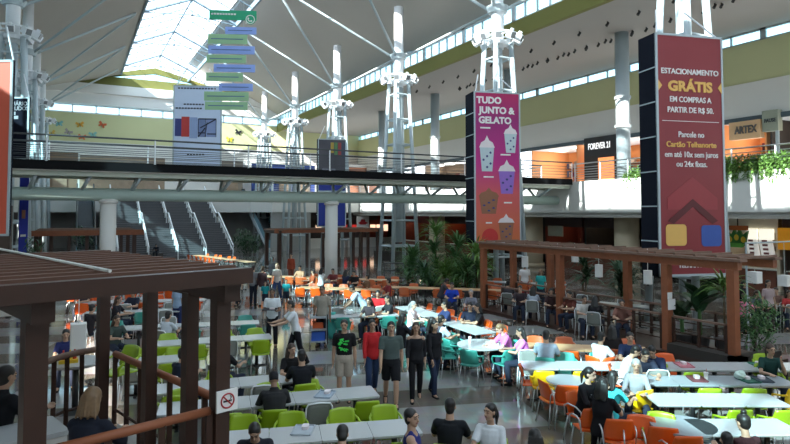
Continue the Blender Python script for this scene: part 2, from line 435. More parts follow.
# ---------------------------------------------------------------- the footbridge
BY0, BY1, BX0, BX1 = 29.0, 32.0, -18.0, GX
M_CABLE = mat('cable_steel', (.05, .055, .06), .6)
def railing(parent_name, p0, p1, z, label, group, step=2.6, h=1.1, n=5, postm=None, r=.022, rm=None):
    p0, p1 = Vector((*p0, z)), Vector((*p1, z)); L_ = (p1-p0).length; d = (p1-p0)/L_
    e = empty(parent_name, p0, 0, label, 'railing', group)
    m = MB(); m.tube([(0, 0, h), d*L_+Vector((0, 0, h))], .04, 8); m.build('handrail', rm or M_CHROME, e)
    for k in range(n):
        m = MB(); zz = .12+k*(h-.2)/n; m.tube([(0, 0, zz), d*L_+Vector((0, 0, zz))], r, 6); m.build('rail', rm or M_CHROME, e)
    c = max(1, int(L_/step))
    for i in range(c+1):
        q = d*(L_*i/c); m = MB(); m.tube([q, q+Vector((0, 0, h+.02))], .035, 8); m.cyl((q.x, q.y), .07, 0, .03, 10); m.build('post', postm or M_WSTEEL, e)
    return e
def bridge():
    e = empty('footbridge', (0, 0, 0), 0, 'pale steel footbridge with dark deck edge crossing the hall', 'bridge')
    m = MB(); m.box(BX0, BX1, BY0+.1, BY1-.1, 5.8, 6.1); m.build('deck', M_FASCIA, e)
    for y in (BY0, BY1-.1):
        m = MB(); m.box(BX0, BX1, y, y+.1, 5.85, 6.24); m.build('deck_edge', mat('deck_black', (.012, .012, .013), .95, spec=.05), e)
    for y in (BY0+.25, BY1-.45):
        m = MB(); m.box(BX0, BX1, y, y+.2, 5.60, 5.85); m.build('edge_beam', mat('bridge_paint', rgb((178, 184, 170)), .5, var=.04), e)
    m = MB(); m.tube([(BX0, 30.5, 4.85), (BX1, 30.5, 4.85)], .29, 20); m.build('main_tube', mat('tube_paint', rgb((172, 192, 184)), .4, var=.05, scale=.6), e, True)
    x = -14.0
    while x < BX1-1:
        for y in (BY0+.35, BY1-.35):
            m = MB(); m.tube([(x, 30.5, 4.98), (x+.35, y, 5.66)], .08, 8); m.build('bracket', M_STEEL, e, True)
        x += 2.05
    for px in (331.5, 108.5, 478):
        X = UY(px, 200, 30.5).x
        m = MB(); m.cyl((X, 30.5), .34, 0, 4.65, 20); m.cyl((X, 30.5), .40, 4.45, 4.62, 20); m.build('support_column', M_WHITE, e, True)
bridge()
railing('bridge_railing', (BX0, BY0+.05), (BX1, BY0+.05), 6.2, 'metal railing with cables on the near edge of the footbridge', None, 4.1, r=.014, rm=M_CABLE)
railing('bridge_railing', (BX0, BY1-.05), (BX1, BY1-.05), 6.2, 'metal railing with cables on the far edge of the footbridge', None, 4.1, r=.014, rm=M_CABLE)
railing('gallery_railing', (GX+.12, -5), (GX+.12, 28.9), GZ1, 'metal bar railing along the white gallery front, near stretch by the plants', None, 2.0, 1.15, 6)
railing('gallery_railing', (GX+.12, 32.1), (GX+.12, FGY), GZ1, 'metal bar railing on the gallery beyond the footbridge', None, 2.0, 1.15, 6)
railing('gallery_railing', (ST_R+5.3, FGY+.1), (GX, FGY+.1), GZ1, 'metal bar railing on the far gallery to one side of the stairs', None, 2.0, 1.1, 5)
# ---------------------------------------------------------------- stairs and escalators
def stairs():
    L0 = U(113, 256); R0 = U(234, 256)
    y0 = R0.y; X0, X1 = L0.x, R0.x; n = 36; run = .36; rise = GZ1/n
    e = empty('staircase', ((X0+X1)/2, y0, 0), 0, 'wide dark stone staircase with handrails rising under the footbridge', 'stairs')
    w = (X1-X0)/2; mst = mat('stair_stone', rgb((84, 84, 88)), .55, var=.15, scale=2)
    m = MB(); y = 0; landing = []
    prof = [(0, 0)]
    for i in range(n):
        prof.append((y, (i+1)*rise)); y += run
        if i == 17: y += 1.4
        prof.append((y, (i+1)*rise))
    prof.append((y, 0))
    k = len(prof)
    vs = [(s*w, a, b) for s in (-1, 1) for a, b in prof]
    m.add(vs, [tuple(range(k)), tuple(range(2*k-1, k-1, -1))]+[(i, i+1, k+i+1, k+i) for i in range(k-1)])
    m.build('steps', mst, e)
    m = MB()
    for i, (a, b) in enumerate(prof[1:-1:2]): m.box(-w, w, a-.015, a+.05, b-.03, b+.008)
    m.build('nosing', mat('stair_nosing', rgb((112, 112, 112)), .5), e)
    for q in range(5):
        x = -w+.08+q*(2*w-.16)/4; m = MB()
        y1 = 18*run; y2 = y1+1.4
        pts = [(x, 0, 1.0), (x, y1, 18*rise+1.0), (x, y2, 18*rise+1.0), (x, y, GZ1+1.0)]
        m.tube(pts, .07, 8); m.tube([(p[0], p[1], p[2]-.5) for p in pts], .04, 6)
        for t in range(7):
            for a, b in ((pts[0], pts[1]), (pts[2], pts[3])):
                p = Vector(a).lerp(Vector(b), t/6); m.tube([p-Vector((0, 0, 1.0)), p], .05, 6)
        m.build('handrail', M_WSTEEL, e)
    return y0+y
ST_TOP = stairs()
def escalator(X, y0, label, w=1.5):
    e = empty('escalator', (X, y0, 0), 0, label, 'escalator', 'escalators beside the stairs')
    run, rise = 11.5, GZ1
    for s in (-1, 1):
        m = MB(); x = s*w/2
        m.add([(x-.06, 0, 0), (x-.06, 1.2, 0), (x-.06, run, rise-.9), (x-.06, run+1.6, rise-.9), (x-.06, run+1.6, rise), (x-.06, run, rise), (x-.06, .9, .25), (x-.06, 0, .25)]+[(x+.06, 0, 0), (x+.06, 1.2, 0), (x+.06, run, rise-.9), (x+.06, run+1.6, rise-.9), (x+.06, run+1.6, rise), (x+.06, run, rise), (x+.06, .9, .25), (x+.06, 0, .25)], [tuple(range(8)), tuple(range(15, 7, -1))]+[(i, (i+1) % 8, 8+(i+1) % 8, 8+i) for i in range(8)])
        m.build('side_truss', M_STEEL, e)
        m = MB(); pts = [(x, .2, .25), (x, .9, .25), (x, run, rise), (x, run+1.4, rise)]
        o = [(x, p[1], p[2]+.95) for p in pts]
        m.add([(a[0]-.015, a[1], a[2]) for a in pts]+[(a[0]-.015, a[1], a[2]) for a in o]+[(a[0]+.015, a[1], a[2]) for a in pts]+[(a[0]+.015, a[1], a[2]) for a in o], [(i, i+1, i+5, i+4) for i in range(3)]+[(8+i+4, 8+i+5, 8+i+1, 8+i) for i in range(3)]+[(4+i, 5+i, 13+i, 12+i) for i in range(3)]+[(0, 4, 12, 8), (3, 11, 15, 7)])
        m.build('balustrade', mat('balustrade_glass', rgb((120, 160, 175)), .15, spec=.8), e)
        m = MB(); m.tube(o, .06, 8); m.build('handrail', M_DARK, e)
    m = MB(); n = 30
    for i in range(n):
        y = .9+(run-.9)*i/n; z = .25+(rise-.25)*i/n; m.box(-w/2+.1, w/2-.1, y, y+(run-.9)/n+.02, z-.1, z+.2)
    m.build('steps', mat('escalator_steps', (.12, .13, .14), .45), e)
escalator(U(276, 250).x, U(276, 250).y-.5, 'steel escalator with bluish sides beside the plants past the stairs')
escalator(ST_L-2.3, ST_Y+1, 'steel escalator beside the tall blue sign')
# ---------------------------------------------------------------- tall box banners and hung panels
NRM = radians(-15)                             # fronts turned a little towards the seating
def box_banner(name, label, px0, px1, py0, py1, Zc, D, front, rot=NRM, side=None, group=None):
    """a boxed banner whose front runs between two photo columns at the given distance from the viewer"""
    t = Vector((cos(rot), sin(rot), 0)); nrm = Vector((sin(rot), -cos(rot), 0))
    C = VD*Zc+VR*((px0+px1)/2-395)/FPX*Zc
    def hit(px):
        r = ray(px, 213); r = Vector((r.x, r.y, 0)); # C + a t = b r
        det = t.x*(-r.y)-(-r.x)*t.y
        return (-C.x*(-r.y)-(-r.x)*(-C.y))/det
    a0, a1 = hit(px0), hit(px1)
    W = a1-a0; c = C+t*(a0+a1)/2
    pm = (px0+px1)/2
    def zat(py):
        r = ray(pm, py); return CH+r.z*(c.x*VD.x+c.y*VD.y)/(r.x*VD.x+r.y*VD.y)
    z1, z0 = zat(py0), zat(py1); H = z1-z0
    e = empty(name, (c.x, c.y, z0), rot, label, 'banner', group)
    m = MB(); m.box(-W/2, W/2, .02, D, 0, H); m.build('box', side or mat('banner_black', (.010, .012, .020), .9, spec=.1), e)
    m = MB(); m.box(-W/2+.05, W/2-.05, 0, .03, .05, H-.05); f = m.build('front_sheet', front, e)
    m = MB()
    for x0, x1, zz0, zz1 in ((-W/2, -W/2+.07, 0, H), (W/2-.07, W/2, 0, H), (-W/2, W/2, 0, .07), (-W/2, W/2, H-.07, H)): m.box(x0, x1, -.02, .05, zz0, zz1)
    m.build('frame', M_STEEL, e)
    for i in range(1, 7):
        m = MB(); m.box(-W/2-.02, -W/2+.01, .05, D, H*i/7-.02, H*i/7+.02); m.build('side_bar', M_STEEL, e)
    for s in (-1, 1):
        m = MB(); m.tube([(s*W*.45, .1, H), (s*W*.22, D, H+1.1)], .03, 6); m.build('hanger', M_WSTEEL, e)
    return e, f, W, H
def dec(f, name, m, x0, x1, z0, z1, y=-.012, r=0.0):
    mb = MB()
    if r: mb.rrect(x1-x0, z1-z0, r, 0, .012, Matrix.Translation(((x0+x1)/2, y+.012, (z0+z1)/2)) @ Matrix.Rotation(pi/2, 4, 'X'))
    else: mb.box(x0, x1, y, y+.012, z0, z1)
    return mb.build(name, m, f)
def gradmat(name, c0, c1, axis=2, z0=0, z1=1, extra=None, rough=.6):
    m = bpy.data.materials.new(name); m.use_nodes = True; nt = m.node_tree; b = nt.nodes['Principled BSDF']
    tc = nt.nodes.new('ShaderNodeTexCoord'); s = nt.nodes.new('ShaderNodeSeparateXYZ'); mr = nt.nodes.new('ShaderNodeMapRange'); cr = nt.nodes.new('ShaderNodeValToRGB')
    mr.inputs[1].default_value = z0; mr.inputs[2].default_value = z1
    nt.links.new(tc.outputs['Object'], s.inputs[0]); nt.links.new(s.outputs[axis], mr.inputs[0]); nt.links.new(mr.outputs[0], cr.inputs[0]); nt.links.new(cr.outputs[0], b.inputs['Base Color'])
    el = cr.color_ramp.elements; el[0].color = (*c0, 1); el[1].color = (*c1, 1)
    for p, c in (extra or []): q = el.new(p); q.color = (*c, 1)
    b.inputs['Roughness'].default_value = rough
    return m
M_TXT = mat('print_white', (.82, .80, .78), .6, var=.02)
M_TXTG = mat('print_grey', (.30, .30, .33), .7, var=.02)
M_GOLD = mat('print_gold', rgb((226, 178, 96)), .6, var=.03)
# dark red parking banner
e, f, W_, H_ = box_banner('advert_banner', 'tall dark red box banner with white and gold parking lettering', 658.5, 726, 35, 276, 19.9, .9, mat('wine_print', rgb((134, 44, 50)), .55, var=.04, scale=.6))
def zr(py): return H_*(276-py)/(276-35)
for body, py, s, m, sx, bo in (('ESTACIONAMENTO', 73, .255, M_TXT, .98, .004), ('GRÁTIS', 88, .46, M_GOLD, 1.12, .02), ('EM COMPRAS A', 101, .26, M_TXT, .88, .003), ('PARTIR DE R$ 50.', 111.5, .26, M_TXT, .90, .003), ('Parcele no', 136, .27, M_TXT, .87, .002), ('Cartão Telhanorte', 146, .26, M_GOLD, .98, .005), ('em até 10x sem juros', 156, .27, M_TXT, .87, .002), ('ou 24x fixas.', 165.5, .27, M_TXT, .87, .002)):
    lettering(f, body, (0, -.012, zr(py)), 0, s, m, sx, bo)
dec(f, 'rule', M_TXT, -W_*.42, W_*.42, zr(122.5)-.008, zr(122.5)+.008)
M_RL, M_RD = mat('print_red_light', rgb((150, 52, 58)), .55), mat('print_red_deep', rgb((88, 24, 30)), .55)
for nm, m, zz, h in (('roof_motif', M_RL, zr(201), .5), ('roof_mark', M_RD, zr(218), .22)):
    mb = MB(); w = W_*.37; d = W_*.155
    if nm == 'roof_motif': mb.prism([(-w, 0), (-w, -.38), (w, -.38), (w, .0), (0, d*1.75)], 0, .01, Matrix.Translation((0, -.002, zr(199))) @ Matrix.Rotation(pi/2, 4, 'X'))
    else: mb.prism([(-w, -d), (0, d*.8), (w, -d), (w*.78, -d*1.25), (0, d*.15), (-w*.78, -d*1.25)], 0, .012, Matrix.Translation((0, -.008, zr(209.5))) @ Matrix.Rotation(pi/2, 4, 'X'))
    mb.build(nm, m, f)
dec(f, 'gold_square', M_GOLD, -W_*.40, -W_*.10, zr(246), zr(225), r=.12)
dec(f, 'blue_square', mat('print_blue', rgb((52, 84, 160)), .6), W_*.12, W_*.42, zr(247), zr(226), r=.12)
lettering(f, 'TELHANORTE', (0.05, -.012, zr(266)), 0, .17, M_TXT, 1.2, .004)
for s in (-1, 1):
    mb = MB(); x = s*(W_/2-.06); mb.prism([(x, -.2), (x-s*.16, 0), (x, .2)] if s < 0 else [(x, -.2), (x, .2), (x-s*.16, 0)], 0, .012, Matrix.Translation((0, -.006, zr(87.5))) @ Matrix.Rotation(pi/2, 4, 'X')); mb.build('gold_corner', M_GOLD, f)
# magenta gelato banner
gm = gradmat('gelato_print', rgb((206, 110, 60)), rgb((190, 26, 78)), 2, 0, 8.0, [(.30, rgb((214, 92, 96))), (.48, rgb((190, 40, 130))), (.75, rgb((150, 30, 110)))])
e, f, W_, H_ = box_banner('advert_banner', 'tall magenta and orange box banner with gelato cups', 474.5, 521, 92, 243, 29.4, 1.2, gm)
def zg(py): return H_*(243-py)/(243-92)
for body, py, x in (('TUDO', 101, -.43), ('JUNTO &', 111, -.03), ('GELATO', 121, -.12)): lettering(f, body, (x, -.012, zg(py)), 0, .45, M_TXT, 1.0, .018)
def gelato(px, py0, py1, w, cm, tm, tall=True):
    x = (px-498)/46*W_; z1, z0 = zg(py0), zg(py1); h = z1-z0
    mb = MB(); mb.prism([(-w*.36, 0), (w*.36, 0), (w*.5, h*.68), (-w*.5, h*.68)], 0, .012, Matrix.Translation((x, -.004, z0)) @ Matrix.Rotation(pi/2, 4, 'X')); c = mb.build('cup_print', cm, f)
    mb = MB(); mb.prism([(-w*.54, h*.66), (w*.54, h*.66), (w*.40, h*.80), (w*.15, h*.86), (0, h), (-w*.15, h*.86), (-w*.40, h*.80)], 0, .014, Matrix.Translation((x, -.008, z0)) @ Matrix.Rotation(pi/2, 4, 'X')); mb.build('cream_print', tm, f)
    mb = MB()
    for k in range(5): mb.ball((x+w*.28*sin(k*2.1), -.012, z0+h*(.12+.1*k)), w*.11, .006, h*.045)
    mb.build('topping_print', mat('print_blue_dark', rgb((60, 62, 120)), .6), f)
M_CUP = mat('print_ice', rgb((190, 205, 210)), .6); M_CREAM = mat('print_cream', rgb((232, 220, 222)), .6); M_LILAC = mat('print_lilac', rgb((150, 110, 200)), .6); M_COC = mat('print_cocoa', rgb((150, 100, 74)), .6)
gelato(487.5, 136, 172, .75, M_CUP, M_CREAM); gelato(511, 124, 153, .66, M_CUP, M_CREAM); gelato(507, 160, 194, .85, M_LILAC, M_CREAM); gelato(489, 188, 214, 1.0, M_COC, M_COC); gelato(506, 214, 240, .8, M_COC, M_CREAM)
for px, py, n in ((486, 128.5, 5), (506, 155, 5), (489, 177.5, 5), (508, 203, 4), (489, 223, 3)):
    dec(f, 'caption', M_TXT, (px-498-n)/46*W_, (px-498+n)/46*W_, zg(py+.7), zg(py-.7))
mb = MB(); mb.prism([(.42*cos(t*pi/12), .42*sin(t*pi/12)) for t in range(24)], 0, .012, Matrix.Translation(((490-498)/46*W_, -.006, zg(237))) @ Matrix.Rotation(pi/2, 4, 'X')); mb.build('red_roundel', mat('print_scarlet', rgb((196, 50, 50)), .6), f)
# dark advert on the fourth column, with blue panels under the bridge
e, f, W_, H_ = box_banner('advert_banner', 'dark grey picture banner behind the bridge railing with blue lower panel', 317.5, 346, 139, 227, 46.0, .8, mat('slate_print', rgb((74, 72, 80)), .6, var=.4, scale=1.3))
dec(f, 'blue_panel', mat('print_royal', rgb((30, 50, 140)), .6), -W_*.47, W_*.47, .1, H_*.48)
for s in (-1, 1):
    mb = MB(); mb.prism([(-.55, .35), (.55, .35), (.3, 0), (-.3, 0)], 0, .014, Matrix.Translation((s*W_*.24, -.014, H_*.36)) @ Matrix.Rotation(pi/2, 4, 'X')); mb.build('white_badge', M_CUP, f)
for i, c in enumerate(((180, 150, 60), (90, 130, 80), (150, 60, 60), (60, 70, 90))):
    dec(f, 'picture_block', mat('print_block_%d' % c[0], rgb(c), .6), W_*(-.05+.13*i), W_*(.06+.13*i), H_*(.84-.02*i), H_*.96)
dec(f, 'pale_figure', mat('print_pale', rgb((150, 150, 168)), .6), -W_*.35, W_*.12, H_*.50, H_*.66)
# orange-red banner and navy banner at the picture's edge
e, f, W_, H_ = box_banner('advert_banner', 'orange-red box banner at the edge of the hall', -26, 9, 60, 236, 19.0, .10, mat('coral_print', rgb((214, 92, 66)), .55, var=.05, scale=.5), rot=radians(-32))
e, f, W_, H_ = box_banner('advert_banner', 'dark navy banner with pale lettering behind the orange-red banner', -2, 26.5, 97, 160, 27.5, .10, mat('navy_print', rgb((17, 19, 32)), .8, spec=.1, var=.15, scale=.8), rot=radians(-28))
for body, k in (('USUÁRIOS', .92), ('PELUDOS', .845)): lettering(f, body, (.12, -.012, H_*(k-.03)), 0, .26, M_TXTG, .92, .004)
for k, w in ((.745, .28), (.68, .36), (.61, .22)): dec(f, 'caption', M_TXTG, -.42, -.42+w*1.6, H_*k-.09, H_*k+.06)
# pale blue hung banner
e, f, W_, H_ = box_banner('hung_panel', 'pale blue hung panel picturing refrigerators behind the bridge railing', 171.5, 220.5, 85.5, 172.5, 36.0, .12, mat('ice_print', rgb((204, 216, 238)), .6, var=.03), rot=radians(-22), side=mat('ice_print_side', rgb((150, 160, 184)), .6))
for s in (-1, 1):
    m = MB(); zc = roofz(e.location.x)-e.location.z; m.tube([(s*W_*.4, .05, H_), (s*W_*.4, .05, zc)], .012, 5); m.build('cable', M_CHROME, e)
def zp(py): return H_*(172.5-py)/87
def xp(px): return (px-196)/49*W_
for n, x0, x1, y0, y1, c in (('blue_cabinet', 173.5, 180, 119, 136.5, (58, 64, 124)), ('red_cabinet', 180, 188, 117, 137, (190, 60, 56)), ('open_cabinet', 188, 196, 117.5, 138.5, (150, 168, 206)), ('shelf_picture', 196.5, 204, 119, 137, (120, 136, 176)), ('shelf_picture', 205, 215, 119, 137, (140, 156, 196))):
    dec(f, n, mat('print_fridge_%d_%d' % (c[0], c[1]), rgb(c), .6), xp(x0), xp(x1), zp(y1), zp(y0))
mb = MB()
for a, b in (((197, 137), (204, 128)), ((204, 137), (206, 122)), ((199, 128), (215, 119)), ((206, 134), (215, 134)), ((197, 119), (197, 137)), ((204.5, 119), (204.5, 137)), ((215, 119), (215, 137)), ((197, 119), (215, 119)), ((197, 133), (204, 133))):
    mb.bar((xp(a[0]), -.02, zp(a[1])), (xp(b[0]), -.02, zp(b[1])), .02, .07)
mb.build('line_drawing', mat('print_ink', rgb((40, 44, 66)), .6), f)
mi = mat('print_ink', rgb((40, 44, 66)), .6)
for x0, x1, y in ((176, 215, 88.5), (182, 203, 104.5), (174, 203, 108.5), (186, 206, 154.5), (208, 219, 169.5)):
    n = int((x1-x0)/3)
    mb = MB()
    for k in range(n): mb.box(xp(x0+k*3), xp(x0+k*3+2.2), -.014, -.002, zp(y+.7), zp(y-.7))
    mb.build('caption', mi, f)
# hanging stack of coloured strips
def strips():
    YS = 26.0; rot = radians(-24)
    c = UY(232, 60, YS); k = (c.x*VD.x+c.y*VD.y)/FPX
    e = empty('hanging_sign', (c.x, c.y, 0), rot, 'stack of green and blue hanging strips below the skylight', 'sign')
    zt = lambda py: UY(232, py, YS).z
    m_g, m_b, m_t = mat('strip_green', rgb((156, 196, 152)), .5, var=.12, scale=1.5), mat('strip_blue', rgb((150, 174, 236)), .5, var=.12, scale=1.5), mat('strip_emerald', rgb((44, 164, 120)), .5)
    rows = [(209, 256, 10.5, 20, m_t), (225, 256, 27, 34, m_b), (208, 247, 34.5, 44, m_g), (208.5, 254.5, 46, 54, m_b), (207, 246, 55, 63, m_g), (214, 255, 64.5, 72, m_b), (206.5, 243, 73, 81.5, m_g), (219.5, 253, 83.5, 91, m_b), (205, 249, 92, 101, m_g), (206, 248, 102, 110, m_g)]
    out = []
    for x0, x1, y0, y1, m in rows:
        mb = MB(); mb.box((x0-232)*k, (x1-232)*k, -.03, .03, zt(y1), zt(y0)); o = mb.build('strip', m, e)
        if m is m_t:
            mb = MB()
            for q in range(9): mb.box((211+q*2.8-232)*k, (213.1+q*2.8-232)*k, -.045, -.03, zt(15.2), zt(13.6))
            mb.build('caption', M_TXT, o)
        else:
            mb = MB(); mb.box((x0+3-232)*k, (x1-4-232)*k, -.045, -.03, zt((y0+y1)/2+.35), zt((y0+y1)/2-.35)); mb.build('caption', mat('strip_ink', rgb((80, 104, 150)), .6), o)
    cx, cz, r = (250-232)*k, zt(19.5), 4.2*k
    Mx = Matrix.Translation((cx, -.05, cz)) @ Matrix.Rotation(pi/2, 4, 'X')
    mb = MB(); mb.prism([(1.25*r*cos(t*pi/12), 1.25*r*sin(t*pi/12)) for t in range(24)], 0, .02, Mx); disc = mb.build('badge_disc', m_t, e)
    mb = MB(); mb.tube([(cx+r*cos(t*pi/14), -.075, cz+r*sin(t*pi/14)) for t in range(29)], r*.11, 6)
    mb.tube([(cx-r*.6, -.075, cz-r*.75), (cx-r*1.05, -.075, cz-r*1.1), (cx-r*.9, -.075, cz-r*.45)], r*.09, 6); mb.build('badge_ring', M_TXT, disc)
    mb = MB(); mb.tube([(cx+r*.5*cos(radians(a)), -.08, cz+r*.1+r*.55*sin(radians(a))) for a in range(170, 300, 12)], r*.13, 6)
    mb.ball((cx-r*.46, -.08, cz+r*.22), r*.2, .02, r*.24); mb.ball((cx+r*.28, -.08, cz-r*.38), r*.24, .02, r*.2); mb.build('badge_handset', M_TXT, disc)
    for px in (215, 243):
        mb = MB(); mb.tube([((px-232)*k, .05, zt(110)), ((px-232)*k, .05, 18.4)], .012, 5); mb.build('cable', M_CHROME, e)
strips()
# small black spotlights under the gallery soffit
def spotlight(x, y):
    e = empty('spotlight', (x, y, 15.2), 0, 'small black spotlight under the pale gallery soffit', 'spotlight', 'spotlights under the gallery soffit')
    m = MB(); m.cyl((0, 0), .05, -.14, 0, 8); m.build('stem', M_DARK, e)
    m = MB(); M = Matrix.Translation((-.05, -.05, -.24)) @ Matrix.Rotation(radians(40), 4, 'Y'); m.cyl((0, 0), .12, -.2, .16, 12, .09, M); m.build('head', M_DARK, e)
    return e
sp = spotlight(27.3, 18.0); sp.scale = (.7, .7, .7)
for k in range(1, 15): dup(sp, (27.35, 18.0+2.2*k, 15.2), 0)
for k in range(46): dup(sp, (30.0+.25*(k % 2), 16.0+.62*k+.2*(k % 3), 15.2), 0)
# butterflies on the far wall
BUT = [(44, 125, (30, 34, 40), 'black'), (59, 124, (120, 176, 176), 'pale teal'), (80, 125, (214, 160, 60), 'amber'), (102, 125, (200, 96, 56), 'rust orange'), (52, 134, (206, 170, 80), 'mustard'), (68, 132.5, (160, 150, 150), 'grey'), (82, 137.5, (210, 110, 60), 'orange'), (93, 135, (130, 186, 180), 'sea green'), (238, 132.5, (24, 28, 34), 'ink black'), (229.5, 140, (216, 196, 60), 'yellow')]
for px, py, c, nm in BUT:
    p = UY(px, py, YF-.06); e = empty('wall_butterfly', p, 0, '%s butterfly cutout on the pale green end wall' % nm, 'butterfly', 'butterflies on the end wall'); e.rotation_euler = (0, radians((px*37) % 60-30), 0); e.scale = (.5, .5, .5)
    for s in (-1, 1):
        mb = MB(); mb.prism([(0, -.12), (s*.5, -.55), (s*.75, -.3), (s*.45, .02), (s*.95, .35), (s*.7, .8), (s*.2, .5), (0, .15)][::s], 0, .04, Matrix.Rotation(pi/2, 4, 'X')); mb.build('wing', mat('butterfly_'+nm.replace(' ', '_'), rgb(c), .7), e)
    mb = MB(); mb.tube([(0, -.06, -.4), (0, -.06, .5)], .05, 6); mb.build('body', M_DARK, e)
# ---------------------------------------------------------------- shops on the gallery
M_WARM = mat('warm_wall', rgb((226, 160, 104)), .8, var=.08, scale=.6)
M_LAMP = mat('lamp_panel', (1.0, .80, .55), .5, emit=7.0, var=.02)
M_LAMPW = mat('lamp_panel_white', (1.0, .95, .86), .5, emit=6.0, var=.02)
M_WOODR = mat('reddish_wood', rgb((112, 62, 42)), .6, var=.2, scale=3)
def ypx(px, X): r = ray(px, 200); return r.y*X/r.x
def shop(label, y0, y1, X, z0, z1, depth, wall, lamp, group=None, goods=None, seed=1):
    """an open shop unit in the wall x = X: shell, ceiling lamps and shelves of goods"""
    e = empty('shop', (X, min(y0, y1), z0), 0, label, 'shop', group); w = abs(y1-y0); h = z1-z0
    m = MB(); m.box(depth-.1, depth, 0, w, 0, h); m.build('back_panel', wall, e)
    for y in (0, w-.1):
        m = MB(); m.box(0, depth, y, y+.1, 0, h); m.build('side_panel', wall, e)
    m = MB(); m.box(0, depth, 0, w, h-.1, h); m.build('canopy', M_WHITE, e)
    n = max(1, int(w/2.2))
    for i in range(n):
        m = MB(); y = w*(i+.5)/n; m.box(depth*.25, depth*.6, y-.3, y+.3, h-.16, h-.1); m.build('lamp', lamp, e)
    R = random.Random(seed)
    for s in range(3):
        m = MB(); m.box(depth-.7, depth-.1, .3, w-.3, .5+s*.75, .54+s*.75); sh = m.build('shelf', M_WOODR, e)
    cols = goods or [(150, 70, 60), (190, 150, 120), (70, 80, 110), (200, 190, 180), (120, 50, 70)]
    for q in range(len(cols)):
        m = MB()
        for i in range(5):
            y = .5+(w-1)*R.random(); s = R.randrange(3); hh = .25+.4*R.random(); m.box(depth-.6, depth-.3, y-.15, y+.15, .54+s*.75, .54+s*.75+hh)
        o = m.build('stock', mat('stock_%02x%02x%02x' % cols[q], rgb(cols[q]), .7), e); o['kind'] = 'stuff'
    return e
GW = 36.4
shop('warm lit shop with goods on the gallery beside the black sign', ypx(578, GW), ypx(532, GW), GW, GZ1, 9.7, 4.5, M_WARM, M_LAMP, seed=2)
shop('dark fronted shop with white lettering on its black sign', ypx(650, GW), ypx(586, GW), GW, GZ1, 9.7, 4.5, M_WARM, M_LAMP, seed=3)
shop('warm lit shop with pale lettered canopy above the hanging plants', ypx(768, GW), ypx(724, GW), GW, GZ1, 9.7, 4.0, M_WARM, M_LAMP, seed=4)
shop('shop on the gallery past the footbridge end with pale front', ypx(470, GW), ypx(425, GW), GW, GZ1, 9.7, 3.0, mat('warm_dim', rgb((150, 130, 110)), .8), M_LAMPW, seed=5)
shop('dark shop at the end of the gallery beside the grey lettered sign', ypx(830, GW), ypx(772, GW), GW, GZ1, 9.7, 3.0, M_SHOPDARK, M_LAMP, seed=6)
def flat_sign(name, label, px0, px1, py0, py1, X, m, D=.45, rz=-pi/2):
    a, b = UX(px0, (py0+py1)/2, X), UX(px1, (py0+py1)/2, X)
    y = (a.y+b.y)/2; z1, z0 = UX((px0+px1)/2, py0, X).z, UX((px0+px1)/2, py1, X).z
    w = abs(a.y-b.y); e = empty(name, (X, y, (z0+z1)/2), rz, label, 'sign')
    mb = MB(); mb.box(-w/2, w/2, 0, D, (z0-z1)/2, (z1-z0)/2); mb.build('board', m, e)
    return e, w, z1-z0
def fix(e): return e
e, w, h = flat_sign('shop_sign', 'black shop sign with white capitals and number twenty-one', 584, 621, 136, 155, GW-.3, M_DARK)
o = lettering(e, 'FOREVER 21', (-w*.07, -.02, 0), 0, h*.46, mat('sign_white', (.95, .95, .95), .5, emit=.5), w*.74/(h*.46*6.4), .01)
mb = MB(); mb.box(-w/2, w/2, .0, .1, -h/2-2.6, -h/2); mb.build('front_panel', M_SHOPDARK, e)
mb = MB(); mb.box(-w*.1, w*.32, -.04, .0, -h/2-2.5, -h/2-.2); mb.build('lit_panel', mat('lit_orange', rgb((232, 140, 84)), .7, emit=.7), e)
e, w, h = flat_sign('shop_sign', 'sand coloured shop canopy with raised grey capitals', 729, 760, 121, 139, GW-.5, mat('canopy_sand', rgb((214, 176, 134)), .7))
lettering(e, 'ARTEX', (.1, -.02, 0), 0, h*.58, mat('sign_grey', rgb((96, 90, 86)), .5), w*.72/(h*.58*3.2), .015, depth=.05)
e, w, h = flat_sign('shop_sign', 'grey green board sign with small dark letters above the plants', 762, 778, 110, 131, GW-.4, mat('board_sage', rgb((150, 156, 140)), .7))
lettering(e, 'PAUSE', (0, -.02, 0), 0, h*.24, mat('sign_ink', rgb((64, 70, 74)), .6), .8, .008)
mb = MB(); mb.box(w*.3, w*.5, .02, .12, -h*1.6, -h*.5); mb.build('post', M_STEEL, e)
